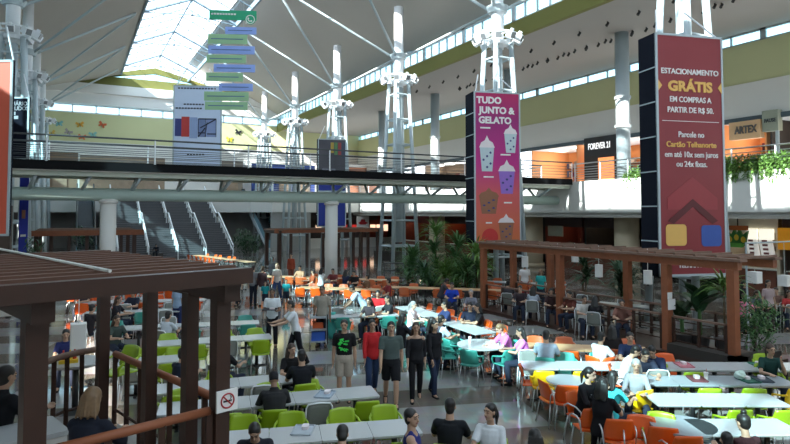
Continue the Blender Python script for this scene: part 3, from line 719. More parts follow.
# ---------------------------------------------------------------- counters on the ground floor
LX = 31.8
def food_shop(label, px0, px1, wall, sign, lampcol=None, seed=1, depth=3.4):
    y0, y1 = ypx(px1, LX), ypx(px0, LX); w = y1-y0
    e = empty('food_counter', (LX, y0, 0), 0, label, 'food counter', 'food counters under the gallery')
    m = MB(); m.box(depth-.2, depth, 0, w, 0, 3.7); m.build('back_panel', wall, e)
    for y in (0, w-.15):
        m = MB(); m.box(0, depth, y, y+.15, 0, 3.7); m.build('side_panel', wall, e)
    m = MB(); m.box(0, .7, .2, w-.2, 0, 1.05); c = m.build('counter', M_WOODR, e)
    m = MB(); m.box(-.08, .78, .15, w-.15, 1.05, 1.1); m.build('countertop', M_FASCIA, c)
    m = MB(); m.box(-.05, .1, 0, w, 3.0, 3.7); m.build('fascia_board', sign, e)
    for i in range(max(1, int(w/1.6))):
        y = w*(i+.5)/max(1, int(w/1.6)); m = MB(); m.ball((1.2, y, 3.2), .12); m.tube([(1.2, y, 3.3), (1.2, y, 3.7)], .02, 5); m.build('lamp', lampcol or M_LAMP, e)
    R = random.Random(seed)
    m = MB()
    for i in range(8): y = .4+(w-.8)*R.random(); z = 1.3+R.random()*1.2; m.box(depth-.5, depth-.2, y-.2, y+.2, z, z+.25)
    m.build('menu_board', mat('menu_%d' % (seed % 3), [(.30, .26, .2), (.36, .14, .06), (.16, .17, .2)][seed % 3], .6), e)
    return e
M_RW = mat('rust_wall', rgb((110, 44, 30)), .7, var=.2, scale=1); M_SD = mat('sign_dark', (.05, .03, .03), .6)
food_shop('dark red food counter under the gallery behind the pergola beam', 598, 556, M_RW, M_SD, seed=1) if False else None
food_shop('dark red food counter under the gallery, between the beige pillars', 545, 582, M_RW, M_SD, seed=1)
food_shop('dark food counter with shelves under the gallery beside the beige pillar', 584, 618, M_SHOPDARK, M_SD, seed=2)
food_shop('bright food counter with menu boards beyond the red banner', 724, 778, mat('bright_wall', rgb((214, 200, 176)), .7), mat('sign_cream', (.75, .7, .6), .6), M_LAMPW, seed=3)
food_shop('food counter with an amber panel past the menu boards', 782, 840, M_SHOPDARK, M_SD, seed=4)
food_shop('red lit food counter behind the plants, next to the lattice column', 399, 430, M_RW, mat('sign_maroon', rgb((110, 30, 30)), .6), seed=5)
food_shop('food counter with orange glow behind the plants by the magenta banner', 443, 470, M_RW, M_SD, mat('lamp_orange', (1, .5, .2), .5, emit=10), seed=6)
# back-lit menus, slanting
for i, (x0, x1, dx) in enumerate(((746, 759, 6), (759, 774, 4))):
    a, b = UX(x0, 245, LX-.1), UX(x1, 245, LX-.1); z1, z0 = UX(760, 237, LX).z, UX(760, 261, LX).z; w = abs(a.y-b.y)-.1
    e = empty('menu_board', (LX-.15, (a.y+b.y)/2, (z0+z1)/2), -pi/2, ['white back-lit menu board beside the green crown sign', 'white back-lit menu board next to the dark doorway'][i], 'menu board')
    mb = MB(); h = (z1-z0)/2; sl = w*.22
    mb.add([(x+q, y, z) for y in (0, .1) for x, z, q in ((-w/2, -h, sl), (w/2, -h, sl), (w/2, h, -sl*.5), (-w/2, h, -sl*.5))], [(0,1,2,3), (7,6,5,4), (0,4,5,1), (1,5,6,2), (2,6,7,3), (3,7,4,0)]); mb.build('panel', mat('menu_lit', (.8, .78, .74), .5, emit=.22), e)
    mb = MB()
    for k in range(5): z = h*.7-k*h*.34; mb.box(-w*.3+(.2*sl*k), w*.1+(.2*sl*k), -.02, 0, z-.06, z+.05)
    mb.build('menu_print', mat('menu_ink', rgb((150, 90, 90)), .6), e)
for i, (x0, x1) in enumerate(((748, 758), (760, 774))):
    a, b = UX(x0, 234, LX-.1), UX(x1, 234, LX-.1); w = abs(a.y-b.y); z = UX(760, 234, LX).z
    mb = MB(); mb.box(-w/2, w/2, 0, .12, -.28, .28); o = mb.build('lightbox', mat('lightbox_cream', (1, .93, .78),   .5, emit=.5), None); o.location = (LX-.2, (a.y+b.y)/2, z); o.rotation_euler = (0, 0, -pi/2)
    tag(o, ['cream lightbox above the menu board by the crown sign', 'cream lightbox above the menu board by the doorway'][i], 'lightbox')
p = UX(738, 237, LX-1.0)
e = empty('crown_sign', p, -pi/2, 'green and yellow crown shaped hanging sign over the food counter', 'sign')
mb = MB(); mb.prism([(-.42, -.45), (.42, -.45), (.6, .35), (.3, .1), (.12, .5), (0, .1), (-.12, .5), (-.3, .1), (-.6, .35)], 0, .12, Matrix.Rotation(pi/2, 4, 'X')); mb.build('crown', mat('crown_green', rgb((58, 120, 50)), .6), e)
mb = MB(); mb.rrect(.8, .22, .1, 0, .1, Matrix.Translation((0, -.12, -.42)) @ Matrix.Rotation(pi/2, 4, 'X')); mb.build('crown_band', mat('crown_leaf', rgb((90, 160, 60)), .6), e)
for k in range(3): mb = MB(); mb.ball((-.36+.36*k, -.14, -.12+.1*(k % 2)), .13, .03, .16); mb.build('crown_gem', mat('crown_yellow', rgb((230, 190, 50)), .6), e)
mb = MB(); mb.box(-.62, .62, -.14, -.1, .36, .6); mb.build('crown_top', mat('crown_orange', rgb((206, 110, 50)), .6), e)
mb = MB(); mb.tube([(0, 0, .55), (0, 0, 3.74-p.z)], .03, 6); mb.build('rod', M_DARK, e)
p = UX(788, 239, LX-.3)
mb = MB(); mb.box(-.5, .5, 0, .1, -.55, .55); o = mb.build('amber_panel', mat('amber_lit', rgb((236, 160, 40)), .6, emit=.12)); o.location = p; o.rotation_euler = (0, 0, -pi/2); tag(o, 'amber square panel on the dark counter front', 'sign')
p = UX(555, 231, LX-.4)
mb = MB(); mb.box(-.75, .75, 0, .1, -.38, .38); o = mb.build('board_panel', mat('board_pale', rgb((176, 178, 160)), .6)); o.location = p; o.rotation_euler = (0, 0, -pi/2); tag(o, 'pale rectangular board on the dark counter above the pergola', 'sign')
# far counters behind the far pergola and the red roof sign
p = UY(363, 222.5, 61.8)
e = empty('roof_sign', p, 0, 'white square sign with a red hat shaped roof mark', 'sign')
mb = MB(); mb.box(-.75, .75, 0, .12, -.72, .72); mb.build('board', M_TXT, e)
mb = MB(); mb.prism([(-.62, -.1), (-.3, .05), (-.22, .3), (.22, .3), (.3, .05), (.62, -.1), (.3, -.28), (-.3, -.28)], 0, .03, Matrix.Translation((0, -.0, .05)) @ Matrix.Rotation(pi/2, 4, 'X')); mb.build('red_mark', mat('mark_red', rgb((176, 40, 46)), .6), e)
def far_counter(px0, px1, label, c, lamp):
    a, b = UY(px0, 240, 64.5), UY(px1, 240, 64.5); w = b.x-a.x
    e = empty('food_counter', (a.x, 64.5, 0), 0, label, 'food counter', 'food counters under the far gallery')
    m = MB(); m.box(0, w, 2.2, 2.4, 0, 4.05); m.build('back_panel', c, e)
    m = MB(); m.box(.1, w-.1, 0, .7, 0, 1.1); m.build('counter', M_FASCIA, e)
    m = MB(); m.box(0, w, -.1, 0, 3.2, 4.0); m.build('fascia_board', c, e)
    for s in (.15, .5, .85): m = MB(); m.box(w*s-.35, w*s+.35, 2.1, 2.2, 1.8, 2.6); m.build('menu_board', lamp, e)
ML = mat('menu_warm', (.9, .6, .4), .5, emit=.8)
far_counter(304, 346, 'dark food counter behind the far pergola, beside the grey wall panel', M_SHOPDARK, ML)
far_counter(347, 377, 'food counter under the red roof sign', mat('slate_wall', rgb((96, 92, 92)), .7), mat('menu_red', rgb((190, 50, 46)), .5, emit=.5))
far_counter(378, 396, 'red food counter seen through the lattice column', M_RW, ML)
# tall blue sign at the far end, and dark shop next to it
a, b = UY(19.5, 200, 33.2), UY(28.5, 200, 33.2)
e = empty('blue_sign', ((a.x+b.x)/2, 33.2, 0), 0, 'tall royal blue sign post behind the footbridge', 'sign'); w = b.x-a.x
mb = MB(); mb.box(-w/2, w/2, 0, .15, 0, 5.7); mb.build('panel', mat('royal_blue', rgb((24, 40, 150)), .6, var=.05), e)
mb = MB(); mb.box(-w*.2, w*.2, -.03, 0, 3.75, 4.15); mb.build('orange_mark', M_COC, e)
mb = MB(); mb.box(-w*.3, w*.3, -.03, 0, 2.9, 3.0); mb.build('caption', M_TXT, e)
e = empty('kiosk', (-3.6, 32.3, 0), 0, 'dark brown kiosk next to the tall royal blue sign', 'kiosk')
mb = MB(); mb.box(-1.6, 1.15, 0, 1.2, 0, 4.35); mb.build('shell', mat('kiosk_brown', rgb((84, 68, 58)), .7, var=.2), e)
mb = MB(); mb.box(-1.65, 1.2, -.3, .0, 0, 1.05); mb.build('counter', M_WOODR, e)
mb = MB(); mb.cyl((0, 0), .38, 0, .06, 24, M=Matrix.Translation((.55, 0, 3.3)) @ Matrix.Rotation(pi/2, 4, 'X')); mb.build('round_mark', M_BEIGE, e)
# upper level at the far end: brown shop fronts and blue hoardings
def far_front(px0, px1, label, c, z1):
    a, b = UY(px0, 160, 76), UY(px1, 160, 76); w = b.x-a.x
    e = empty('shop', (a.x, 76, GZ1), 0, label, 'shop', 'shop fronts on the far gallery')
    m = MB(); m.box(0, w, 0, .2, 0, z1); m.build('front_panel', c, e)
    m = MB(); m.box(-.05, w+.05, -.15, .3, z1, z1+.35); m.build('cornice', M_FASCIA, e)
    for k in range(max(1, int(w/2.4))):
        n = max(1, int(w/2.4)); x = w*(k+.5)/n; m = MB(); m.box(x-.7, x+.7, -.06, 0, .3, z1*.75); m.build('display_window', mat('display_dim', rgb((150, 130, 110)), .4, var=.5, scale=1.5), e)
far_front(42, 78, 'brown shop front on the far gallery below the butterflies', mat('front_brown', rgb((126, 104, 84)), .7), 4.7)
far_front(80, 165, 'long tan shop front on the far gallery, beside the hung panel', mat('front_tan', rgb((150, 132, 112)), .7), 4.5)
far_front(222, 243, 'grey brown shop front on the far gallery, before the last columns', mat('front_taupe', rgb((134, 124, 112)), .7), 4.5)
far_front(252, 315, 'blue hoarding on the far gallery behind the white lattice columns', mat('hoarding_blue', rgb((58, 82, 150)), .7), 4.3)
far_front(348, 378, 'brick brown shop front on the far gallery beyond the dark advert', mat('front_brick', rgb((150, 100, 74)), .7), 4.3)
# ---------------------------------------------------------------- raised terrace and the near timber pergola
M_TIMB = mat('dark_timber', rgb((58, 34, 24)), .45, var=.25, scale=5)
M_TIMB2 = mat('red_timber', rgb((142, 82, 52)), .55, var=.25, scale=5)
M_TIMBR = mat('roof_timber', rgb((92, 62, 48)), .75, var=.22, scale=5)
M_TIMBG = mat('weathered_timber', rgb((120, 92, 78)), .7, var=.22, scale=5)
PC = Vector((1.38, 6.3, 0)); PU = Vector((-.9586, -.285, 0)); PV = Vector((-.285, .9586, 0))
def PP(a, b, z=0): return PC+PU*a+PV*b+Vector((0, 0, z))
PRZ = atan2(-PU.y, -PU.x)
TZ = 1.0
mb = MB()
mb.prism([tuple(PP(a, b))[:2] for a, b in ((-.22, -1.2), (-.22, 4.2), (6.0, 4.2), (6.0, -1.2))], 0, TZ)
struct('floor_terrace', mb, mat('terrace_floor', rgb((120, 116, 110)), .4, var=.1, scale=2))
def pergola_near():
    e = empty('pergola', PP(0, 0, TZ), PRZ, 'big dark brown timber pergola close to the viewer on the raised terrace', 'pergola')
    # local axes: -x runs along the front away from the corner, +y runs back
    H = 2.14
    for (a, b, w) in ((.02, 0, .15), (1.70, 0, .17), (3.7, 0, .17), (.06, .58, .135), (.02, 1.72, .135), (-.0, 3.35, .14), (3.2, 3.35, .18)):
        m = MB(); m.box(-a-w/2, -a+w/2, b-w/2, b+w/2, 0, H); m.build('post', M_TIMB, e)
    for a in (.02, 1.70, 3.7):
        m = MB(); m.box(-a-.085, -a+.085, -.24, 3.8, H-.02, H+.17); m.build('beam', M_TIMB, e)
    m = MB(); m.box(-4.6, .10, -.42, -.30, H+.17, H+.32); m.build('front_fascia', M_TIMB, e)
    m = MB(); m.box(-4.6, .10, 3.6, 3.7, H+.17, H+.32); m.build('rear_fascia', M_TIMB, e)
    for k in range(11):
        y = -.12+k*.345; m = MB(); m.box(-4.6, .08, y, y+.085, H+.17, H+.33); m.build('roof_slat', M_TIMBR, e)
    q0, q1 = [Vector((-(p-PC).dot(PU), (p-PC).dot(PV), H+.35)) for p in (U(-30, 243, TZ+H+.35), U(110, 271, TZ+H+.35))]
    m = MB(); m.tube([q0, q1], .016, 6); m.build('conduit', M_FASCIA, e)
pergola_near()
def terrace_rail(label, pts, n, h=1.02, cap=None):
    """level timber handrail on uprights, following the given terrace points"""
    e = empty('terrace_railing', Vector(pts[0]), 0, label, 'railing')
    o = Vector(pts[0]); L = [Vector(p)-o for p in pts]
    m = MB(); m.tube([p+Vector((0, 0, h)) for p in L], .045, 8); m.build('handrail', cap or M_TIMB2, e, True)
    tot = sum((L[i+1]-L[i]).length for i in range(len(L)-1))
    for k in range(n+1):
        s = tot*k/n; i = 0
        while i < len(L)-2 and s > (L[i+1]-L[i]).length: s -= (L[i+1]-L[i]).length; i += 1
        q = L[i]+(L[i+1]-L[i]).normalized()*min(s, (L[i+1]-L[i]).length)
        m = MB(); m.box(q.x-.03, q.x+.03, q.y-.03, q.y+.03, q.z, q.z+h); m.build('upright', M_TIMB, e)
    m = MB(); m.tube([p+Vector((0, 0, .25)) for p in L], .02, 6); m.build('lower_rail', M_TIMB, e)
    return e
terrace_rail('brown handrail between the two front posts of the near pergola', [PP(1.58, 0, TZ), PP(.13, 0, TZ)], 3)
terrace_rail('brown handrail from the front post towards the dark clothed diner at the edge', [PP(3.5, 0, TZ), PP(1.85, 0, TZ)], 3)
terrace_rail('brown handrail along the stair side of the near pergola', [PP(-.12, .14, TZ), PP(-.12, 3.2, TZ)], 7)
cv = [PP(.9*sin(radians(t))-.05, 3.0+.9*cos(radians(t))*.75, TZ) for t in range(80, -1, -16)]
terrace_rail('curved light edged handrail at the back of the near terrace', cv[::-1], 5, cap=M_TIMBG)
# no smoking notice on the front post
e = empty('notice_sign', PP(.0, -.115, TZ+1.12), PRZ, 'white square no smoking notice fixed to the pergola post', 'sign')
mb = MB(); mb.box(-.115, .115, -.012, .012, -.105, .105); mb.build('plate', M_TXT, e)
mb = MB(); mb.tube([(.07*cos(t*pi/12), -.016, .07*sin(t*pi/12)) for t in range(25)], .008, 6); mb.tube([(-.048, -.016, .048), (.048, -.016, -.048)], .007, 6); r_ = mb.build('red_ring', mat('sign_red', rgb((170, 36, 40)), .5), e)
mb = MB(); mb.box(-.045, .03, -.017, -.008, -.012, .006); mb.box(.034, .045, -.017, -.008, -.012, .006); mb.tube([(.03, -.014, .012), (.042, -.014, .03), (.028, -.014, .046)], .005, 5); mb.build('cigarette', M_DARK, e)
# ---------------------------------------------------------------- the pergola on the right and those farther off
QX0, QX1 = 15.0, 16.55
QY = [9.55, 11.5, 15.75, 20.15]
def pergola(name, x0, x1, ys, ysb, h, label, m1, beam=.21, over=.5, slats=True, post=.21):
    e = empty(name, (x0, ys[0], 0), 0, label, 'pergola')
    for x, yy in ((x0, ys), (x1, ysb)):
        for y in yy:
            m = MB(); m.box(x-x0-post/2, x-x0+post/2, y-ys[0]-post/2, y-ys[0]+post/2, 0, h); m.build('post', m1, e)
        m = MB(); m.box(x-x0-.09, x-x0+.09, -over, ys[-1]-ys[0]+over, h, h+beam); m.build('beam', m1, e)
        m = MB(); m.box(x-x0-.16, x-x0+.16, -over-.1, ys[-1]-ys[0]+over+.1, h+beam, h+beam+.07); m.build('cap_board', M_TIMBG, e)
    n = int((ys[-1]-ys[0]+2*over)/.62)
    for k in range(n+1):
        y = -over+k*.62; m = MB(); m.box(-.05, x1-x0+.05, y-.035, y+.035, h+beam+.07, h+beam+.13); m.build('roof_slat', M_TIMBG, e)
    return e
pergola('pergola', QX0, QX1, QY, (14.2, 17.9, 20.15), 2.55, 'brown timber pergola below the dark red parking banner', M_TIMB2, over=.2)
mb = MB(); mb.box(QX0-.3, QX1+.3, QY[0]-.3, QY[-1]+.4, 0, .13); tag(mb.build('pergola_deck', M_TIMB), 'low dark timber deck under the pergola by the parking banner', 'deck')
mb = MB(); mb.box(QX0-.3, QX0+.1, QY[0]-.3, QY[1]-.2, .13, .38); mb.box(QX0-.3, QX1, QY[0]-.3, QY[0]-.0, .13, .38); tag(mb.build('planter_kerb', mat('kerb_dark', (.03, .024, .02), .6)), 'low dark kerb at the foot of the pergola corner post', 'kerb')
def deck_rail(p0, p1, n, label):
    e = empty('deck_railing', (*p0, .13), 0, label, 'railing', 'railings round the pergola deck'); d = Vector((p1[0]-p0[0], p1[1]-p0[1], 0))
    m = MB(); m.bar(Vector((0, 0, .97)), d+Vector((0, 0, .97)), .10, .05); m.build('handrail', M_TIMBG, e)
    for k in range(n+1):
        q = d*(k/n); m = MB(); m.box(q.x-.035, q.x+.035, q.y-.035, q.y+.035, 0, .96); m.build('upright', M_TIMB, e)
    for z in (.3, .55): m = MB(); m.bar(Vector((0, 0, z)), d+Vector((0, 0, z)), .03, .03); m.build('rail', M_TIMB, e)
deck_rail((QX0, QY[3]-.2), (QX0, QY[2]+.2), 4, 'timber railing on the deck between the first two pergola posts')
deck_rail((QX0, QY[2]-.2), (QX0, QY[1]+.2), 4, 'timber railing on the deck from the middle post to the post with notices')
deck_rail((QX0, QY[1]-.2), (QX0, QY[0]+.2), 2, 'timber railing on the deck before the big green leaves')
deck_rail((QX1, QY[3]-.2), (QX1, QY[0]+.4), 9, 'timber railing along the back of the pergola deck')
for k, (z, s, lb) in enumerate(((1.42, .15, 'small white notice on the pergola post by the big leaves'), (1.65, .09, 'tiny white notice on the edge of the pergola post, above the square one'))):
    mb = MB(); mb.box(-s, s, -.01, .01, -s, s); o = mb.build('notice_sign', M_TXT); o.location = (QX0+.02+.09*k, QY[1]-.135, z) if k == 0 else (QX0-.05, QY[1]-.135, z+.02); tag(o, lb, 'sign')
# far pergolas
a, b = UY(279, 275, 42.4), UY(378, 275, 42.4)
e = pergola('pergola', a.x, b.x, (42.4, 45.6), (42.4, 45.6), 2.5, 'dark timber pergola in the distance below the footbridge column', M_TIMB, .22, .25, post=.26)
for k in range(6):
    x = (b.x-a.x)*(k+.7)/6.4
    m = MB(); m.box(x-.09, x+.09, -.09, .09, 0, 2.5); m.build('post', M_TIMB, e)
m = MB(); m.box(-.4, b.x-a.x+.4, -.2, .0, 2.55, 2.86); m.build('front_fascia', M_TIMB2, e)
a, b = UY(36, 250, 38), UY(134, 250, 38)
e = pergola('pergola', a.x, b.x, (38.0, 42.5), (38.0, 42.5), 2.75, 'brown timber pergola in the distance before the stairs', M_TIMB, .2, .15, post=.22)
for k in range(5):
    x = (b.x-a.x)*(k+.8)/5.6
    m = MB(); m.box(x-.09, x+.09, -.09, .09, 0, 2.75); m.build('post', M_TIMB, e)
m = MB(); m.box(-.5, b.x-a.x+.5, -.3, -.1, 2.75, 3.05); m.build('front_fascia', M_TIMB2, e)
# hanging paper lamps
M_PAPER = mat('paper_shade', (.78, .77, .74), .8, var=.04)
def pendant(p, r, h, top, label, group=None, square=False):
    e = empty('pendant_lamp', p, 0, label, 'lamp', group); m = MB()
    if square: m.rrect(2*r, 2*r, r*.2, 0, h)
    else: m.cyl((0, 0), r, 0, h, 18)
    m.build('lamp_shade', M_PAPER, e, False)
    m = MB(); m.tube([(0, 0, h), (0, 0, top-p[2])], .008, 5); m.build('cord', M_FASCIA, e)
    if square and h > .37: m = MB(); m.box(-.03, .03, -.3, .3, top-p[2]-.01, top-p[2]+.02); m.build('hanger_bar', M_DARK, e)
    m = MB(); m.cyl((0, 0), r*.3, -.05, 0, 10); m.build('socket', M_DARK, e)
p = U(78, 349, 1.86); pendant(p, .115, .40, TZ+2.32, 'tall white paper lamp hanging over the round terrace table', square=True)
p = U(8, 315, 2.5); p.z = 2.5; pendant(p, .13, .30, TZ+2.4, 'small white paper lamp at the edge, hanging under the near pergola', square=True)
for px, py, X, lb in ((599, 277, 15.9, 'white cylinder lamp hanging in the pergola between the middle posts'), (648, 284, 15.8, 'white cylinder lamp hanging just before the post with notices'), (525, 267, 15.9, 'white cylinder lamp hanging by the waiter in red'), (575, 262, 16.3, 'narrow white cylinder lamp hanging right behind the pergola post'), (558, 287, 15.6, 'small white lamp hung low on the pergola middle post')):
    q = UX(px, py, X); pendant(q, .13 if px != 558 else .1, .42 if px != 558 else .25, 2.9, lb.replace(' right behind', ' just behind'), 'lamps in the pergola')
for px, py, Y, lb in ((755, 283, 11.5, 'white square lamp hanging outside the pergola corner by the dark standing figure'), (785, 286, 11.5, 'white square lamp hanging by the edge near the amber panel')):
    q = UY(px, py, Y); pendant(q, .16, .36, 3.05, lb, 'lamps beside the pergola', True)
# beam that carries the two outer lamps
a = UY(746, 250, 11.5); e = empty('lamp_beam', (a.x, 11.5, 0), 0, 'thin steel frame carrying two white lamps past the pergola', 'frame')
mb = MB(); mb.tube([(0, 0, 0), (0, 0, 3.05), (4.2, 0, 3.05), (4.2, 0, 0)], .03, 6); mb.build('frame', M_STEEL, e)
# ---------------------------------------------------------------- plants
M_LEAF = mat('leaf_green', rgb((70, 108, 58)), .5, var=.35, scale=3)
M_LEAF2 = mat('leaf_bright', rgb((98, 134, 62)), .5, var=.3, scale=3)
M_LEAFD = mat('leaf_dark', rgb((46, 80, 50)), .45, var=.35, scale=3)
M_POT = mat('dark_pot', (.05, .045, .042), .6, var=.2)
M_STEM = mat('stem_brown', rgb((96, 78, 52)), .8, var=.2, scale=8)
def leaf(mb, base, az, el, L, w, droop, seg=5, th=.004):
    d = Vector((cos(az), sin(az), 0)); s = Vector((-sin(az), cos(az), 0)); p = Vector(base); vs = []
    for i in range(seg+1):
        t = i/seg; a = el-droop*t*t
        ww = w*(sin(pi*min(1, .12+t*.88)))+.003
        n = Vector((-d.x*sin(a), -d.y*sin(a), cos(a)))*th
        vs += [p-s*ww/2+n, p+s*ww/2+n, p-s*ww/2-n, p+s*ww/2-n]
        p = p+(d*cos(a)+Vector((0, 0, sin(a))))*L/seg
    fs = []
    for i in range(seg):
        q = i*4; fs += [(q, q+1, q+5, q+4), (q+3, q+2, q+6, q+7), (q+1, q+3, q+7, q+5), (q+2, q, q+4, q+6)]
    fs += [(0, 2, 3, 1), (seg*4, seg*4+1, seg*4+3, seg*4+2)]
    mb.add(vs, fs)
def strap_plant(loc, h, label, R, n=46, heads=2, L=.75, w=.055, m=None, group=None, pot=.24):
    e = empty('potted_dracaena', loc, R.random()*6, label, 'plant', group)
    mb = MB(); mb.cyl((0, 0), pot*.8, 0, .42, 16, pot); mb.build('pot', M_POT, e)
    for k in range(heads):
        a = R.random()*6.28; hh = h*(1-.28*k); x, y = (.16*k)*cos(a), (.16*k)*sin(a)
        mb = MB(); mb.tube([(x*.2, y*.2, .35), (x*.7, y*.7, hh*.5), (x, y, hh)], .035, 6, r1=.022); mb.build('stem', M_STEM, e)
        mb = MB()
        for i in range(n): leaf(mb, (x, y, hh-.35*R.random()), R.random()*6.28, R.uniform(-.1, 1.35), L*R.uniform(.7, 1.1), w, R.uniform(.9, 1.9))
        mb.build('foliage', m or R.choice((M_LEAF, M_LEAF, M_LEAF2, M_LEAFD)), e, False)
    return e
def broad_plant(loc, h, label, R, n=11, L=1.1, w=.42, m=None, group=None):
    e = empty('potted_banana_plant', loc, R.random()*6, label, 'plant', group)
    mb = MB(); mb.cyl((0, 0), .22, 0, .4, 16, .28); mb.build('pot', M_POT, e)
    mb = MB(); mb.tube([(0, 0, .3), (.02, .03, h*.6)], .07, 8, r1=.04); mb.build('stem', M_LEAF, e)
    mb = MB()
    for i in range(n): leaf(mb, (.02, .03, h*(.45+.15*R.random())), i*2.4+R.random(), R.uniform(.5, 1.25), L*R.uniform(.7, 1.05), w*R.uniform(.7, 1), R.uniform(.8, 1.6), 7)
    mb.build('foliage', m or M_LEAFD, e)
    return e
def bush(name, loc, rx, ry, rz, label, R, n=260, m=None, L=.16, w=.06, hang=False, group=None, trough=None):
    e = empty(name, loc, 0, label, 'plant', group)
    if trough: mb = MB(); mb.box(-trough[0]/2, trough[0]/2, -trough[1]/2, trough[1]/2, 0, trough[2]); mb.build('trough', M_POT, e)
    mb = MB()
    for i in range(n):
        u, v = R.random()*6.28, R.uniform(-1, 1); s = R.random()**.4
        p = (rx*s*cos(u)*sqrt(1-v*v), ry*s*sin(u)*sqrt(1-v*v), rz+rz*s*v if not hang else rz*s*v)
        leaf(mb, p, R.random()*6.28, R.uniform(-.4, 1.3), L*R.uniform(.7, 1.3), w, R.uniform(.3, 1.6), 3)
    if hang:
        for i in range(26):
            x = R.uniform(-rx, rx); y = -ry*.9*R.random() if hang != 'x' else 0; l = R.uniform(.25, .95)
            if hang == 'x': x, y = -rx*.85, R.uniform(-ry, ry)
            for k in range(int(l/.07)): leaf(mb, (x+R.uniform(-.04, .04), y+R.uniform(-.04, .04), -.07*k), R.random()*6.28, R.uniform(-1.2, .3), L*.8, w, .8, 2)
    mb.build('foliage', m or M_LEAF, e)
    return e
R5 = random.Random(5)
# dark green thicket in front of the shops, centre
for i, (px, py, Zs, h, lb) in enumerate(((413, 288, 30.5, 1.9, 'tall dark strap leaved plant beside the dark planter shelves'), (424, 290, 29.5, 1.3, 'low dark strap leaved plant at the front of the thicket, near the shelves'), (436, 287, 31, 3.1, 'tallest strap leaved plant of the thicket by the lit food counter'), (447, 290, 29.5, 1.35, 'bright green strap leaved plant in the middle of the thicket'), (458, 288, 30, 2.5, 'leafy plant of the thicket below the orange lit counter'), (467, 290, 29, 1.5, 'low plant at the banner end of the thicket'), (476, 289, 29, 2.2, 'strap leaved plant against the foot of the magenta banner'))):
    g = VD*Zs+VR*(px-395)/FPX*Zs; g.z = 0
    strap_plant(g, h, lb, R5, 60, 3, 1.05, .085, M_LEAF2 if i in (3,) else None, 'thicket by the magenta banner', .4)
# along the back of the pergola on the right
for i, (x, y, h, lb) in enumerate(((19.0, 18.6, 2.1, 'strap leaved plant behind the pergola next to the cream shop doorway'), (18.6, 16.2, 2.0, 'strap leaved plant behind the pergola lamps'), (17.25, 15.1, 1.9, 'strap leaved plant at the back of the pergola under the black banner side'))):
    strap_plant((x, y, 0), h, lb, R5, 50, 2, .9, .08, M_LEAFD, 'plants behind the pergola')
g = UX(699, 300, 15.9); broad_plant((15.9, g.y, .13), 2.3, 'broad leaved plant with big dark leaves below the parking banner', R5, 12, 1.15, .5)
g = UX(682, 300, 15.6); broad_plant((15.6, g.y, .13), 1.7, 'smaller broad leaved plant beside the post with notices', R5, 9, .9, .4)
g = UX(724, 300, 15.9); strap_plant((15.9, g.y, .13), 2.0, 'spiky bright strap leaved plant by the pergola corner post', R5, 40, 1, .8, .07, M_LEAF2)
bush('leafy_shrub', UX(757, 352, 15.8)*1.0, .55, .55, .75, 'bushy green shrub beside the pergola corner post', R5, 420, M_LEAF, .2, .05)
bush('leafy_shrub', (17.2, 8.6, 0), .5, .5, .6, 'small shrub at the very edge behind the leaning diner', R5, 300, M_LEAFD, .2, .05)
# greenery spilling over the gallery edge
for i, (px, lb) in enumerate(((730, 'trailing plant over the white gallery edge, next to the parking banner'), (745, 'trailing plant over the gallery edge under the sand coloured shop canopy'), (760, 'trailing plant over the gallery edge below the sage board sign'), (775, 'trailing plant over the gallery edge before the dark shop'), (789, 'trailing plant over the gallery edge at the far side of the sage board'))):
    y = ypx(px, GX+.4); bush('trailing_plant', (GX+.35, y, GZ1+.35), .42, .75, .42, lb, R5, 300, M_LEAF2, .26, .09, 'x', 'trailing plants on the gallery edge')
bush('trailing_plant', (GX+.35, ypx(636, GX+.4), GZ1+.25), .35, .7, .35, 'green plant on the gallery edge beside the steel column', R5, 200, M_LEAF2, .24, .08, 'x')
# leafy things far off
for px, Y, h, lb in ((29, 30.5, 2.85, 'green shrub in front of the tall blue sign'), (38, 31.2, 2.7, 'green shrub next to the far brown pergola')):
    g = UY(px, 250, Y); bush('leafy_shrub', (g.x, Y, 0), .42, .4, h*.5, lb, R5, 260, M_LEAFD, .3, .08)
for px, Y, h, lb in ((243, 57, 2.6, 'dark shrub between the stairs and the escalator'), (252, 58, 2.0, 'dark shrub at the foot of the escalator'), (84, 60, 2.8, 'green shrub between the escalator and the stairs')):
    g = UY(px, 250, Y); bush('leafy_shrub', (g.x, Y, 0), .9, .8, h*.5, lb, R5, 260, M_LEAFD, .4, .12)
for px, Y, lb in ((386, 46, 'low plants in a box at the foot of the lattice column'), (402, 44, 'low plants in the box next to the thicket')):
    g = UY(px, 250, Y); bush('planter_box', (g.x, Y, 0), .9, .4, .8, lb, R5, 160, M_LEAFD, .3, .07, trough=(2.0, .7, .8))
# dark planter shelves
g = VD*33+VR*(398-395)/FPX*33
e = empty('planter_shelf', (g.x, g.y, 0), heading(0), 'black shelf unit with two bays in front of the dark thicket', 'shelf')
for z in (.06, .45, .85, 1.25): mb = MB(); mb.box(-.75, .75, -.2, .2, z, z+.05); mb.build('shelf', M_DARK, e)
for x in (-.75, 0, .75): mb = MB(); mb.box(x-.03, x+.03, -.2, .2, 0, 1.3); mb.build('side_panel', M_DARK, e)
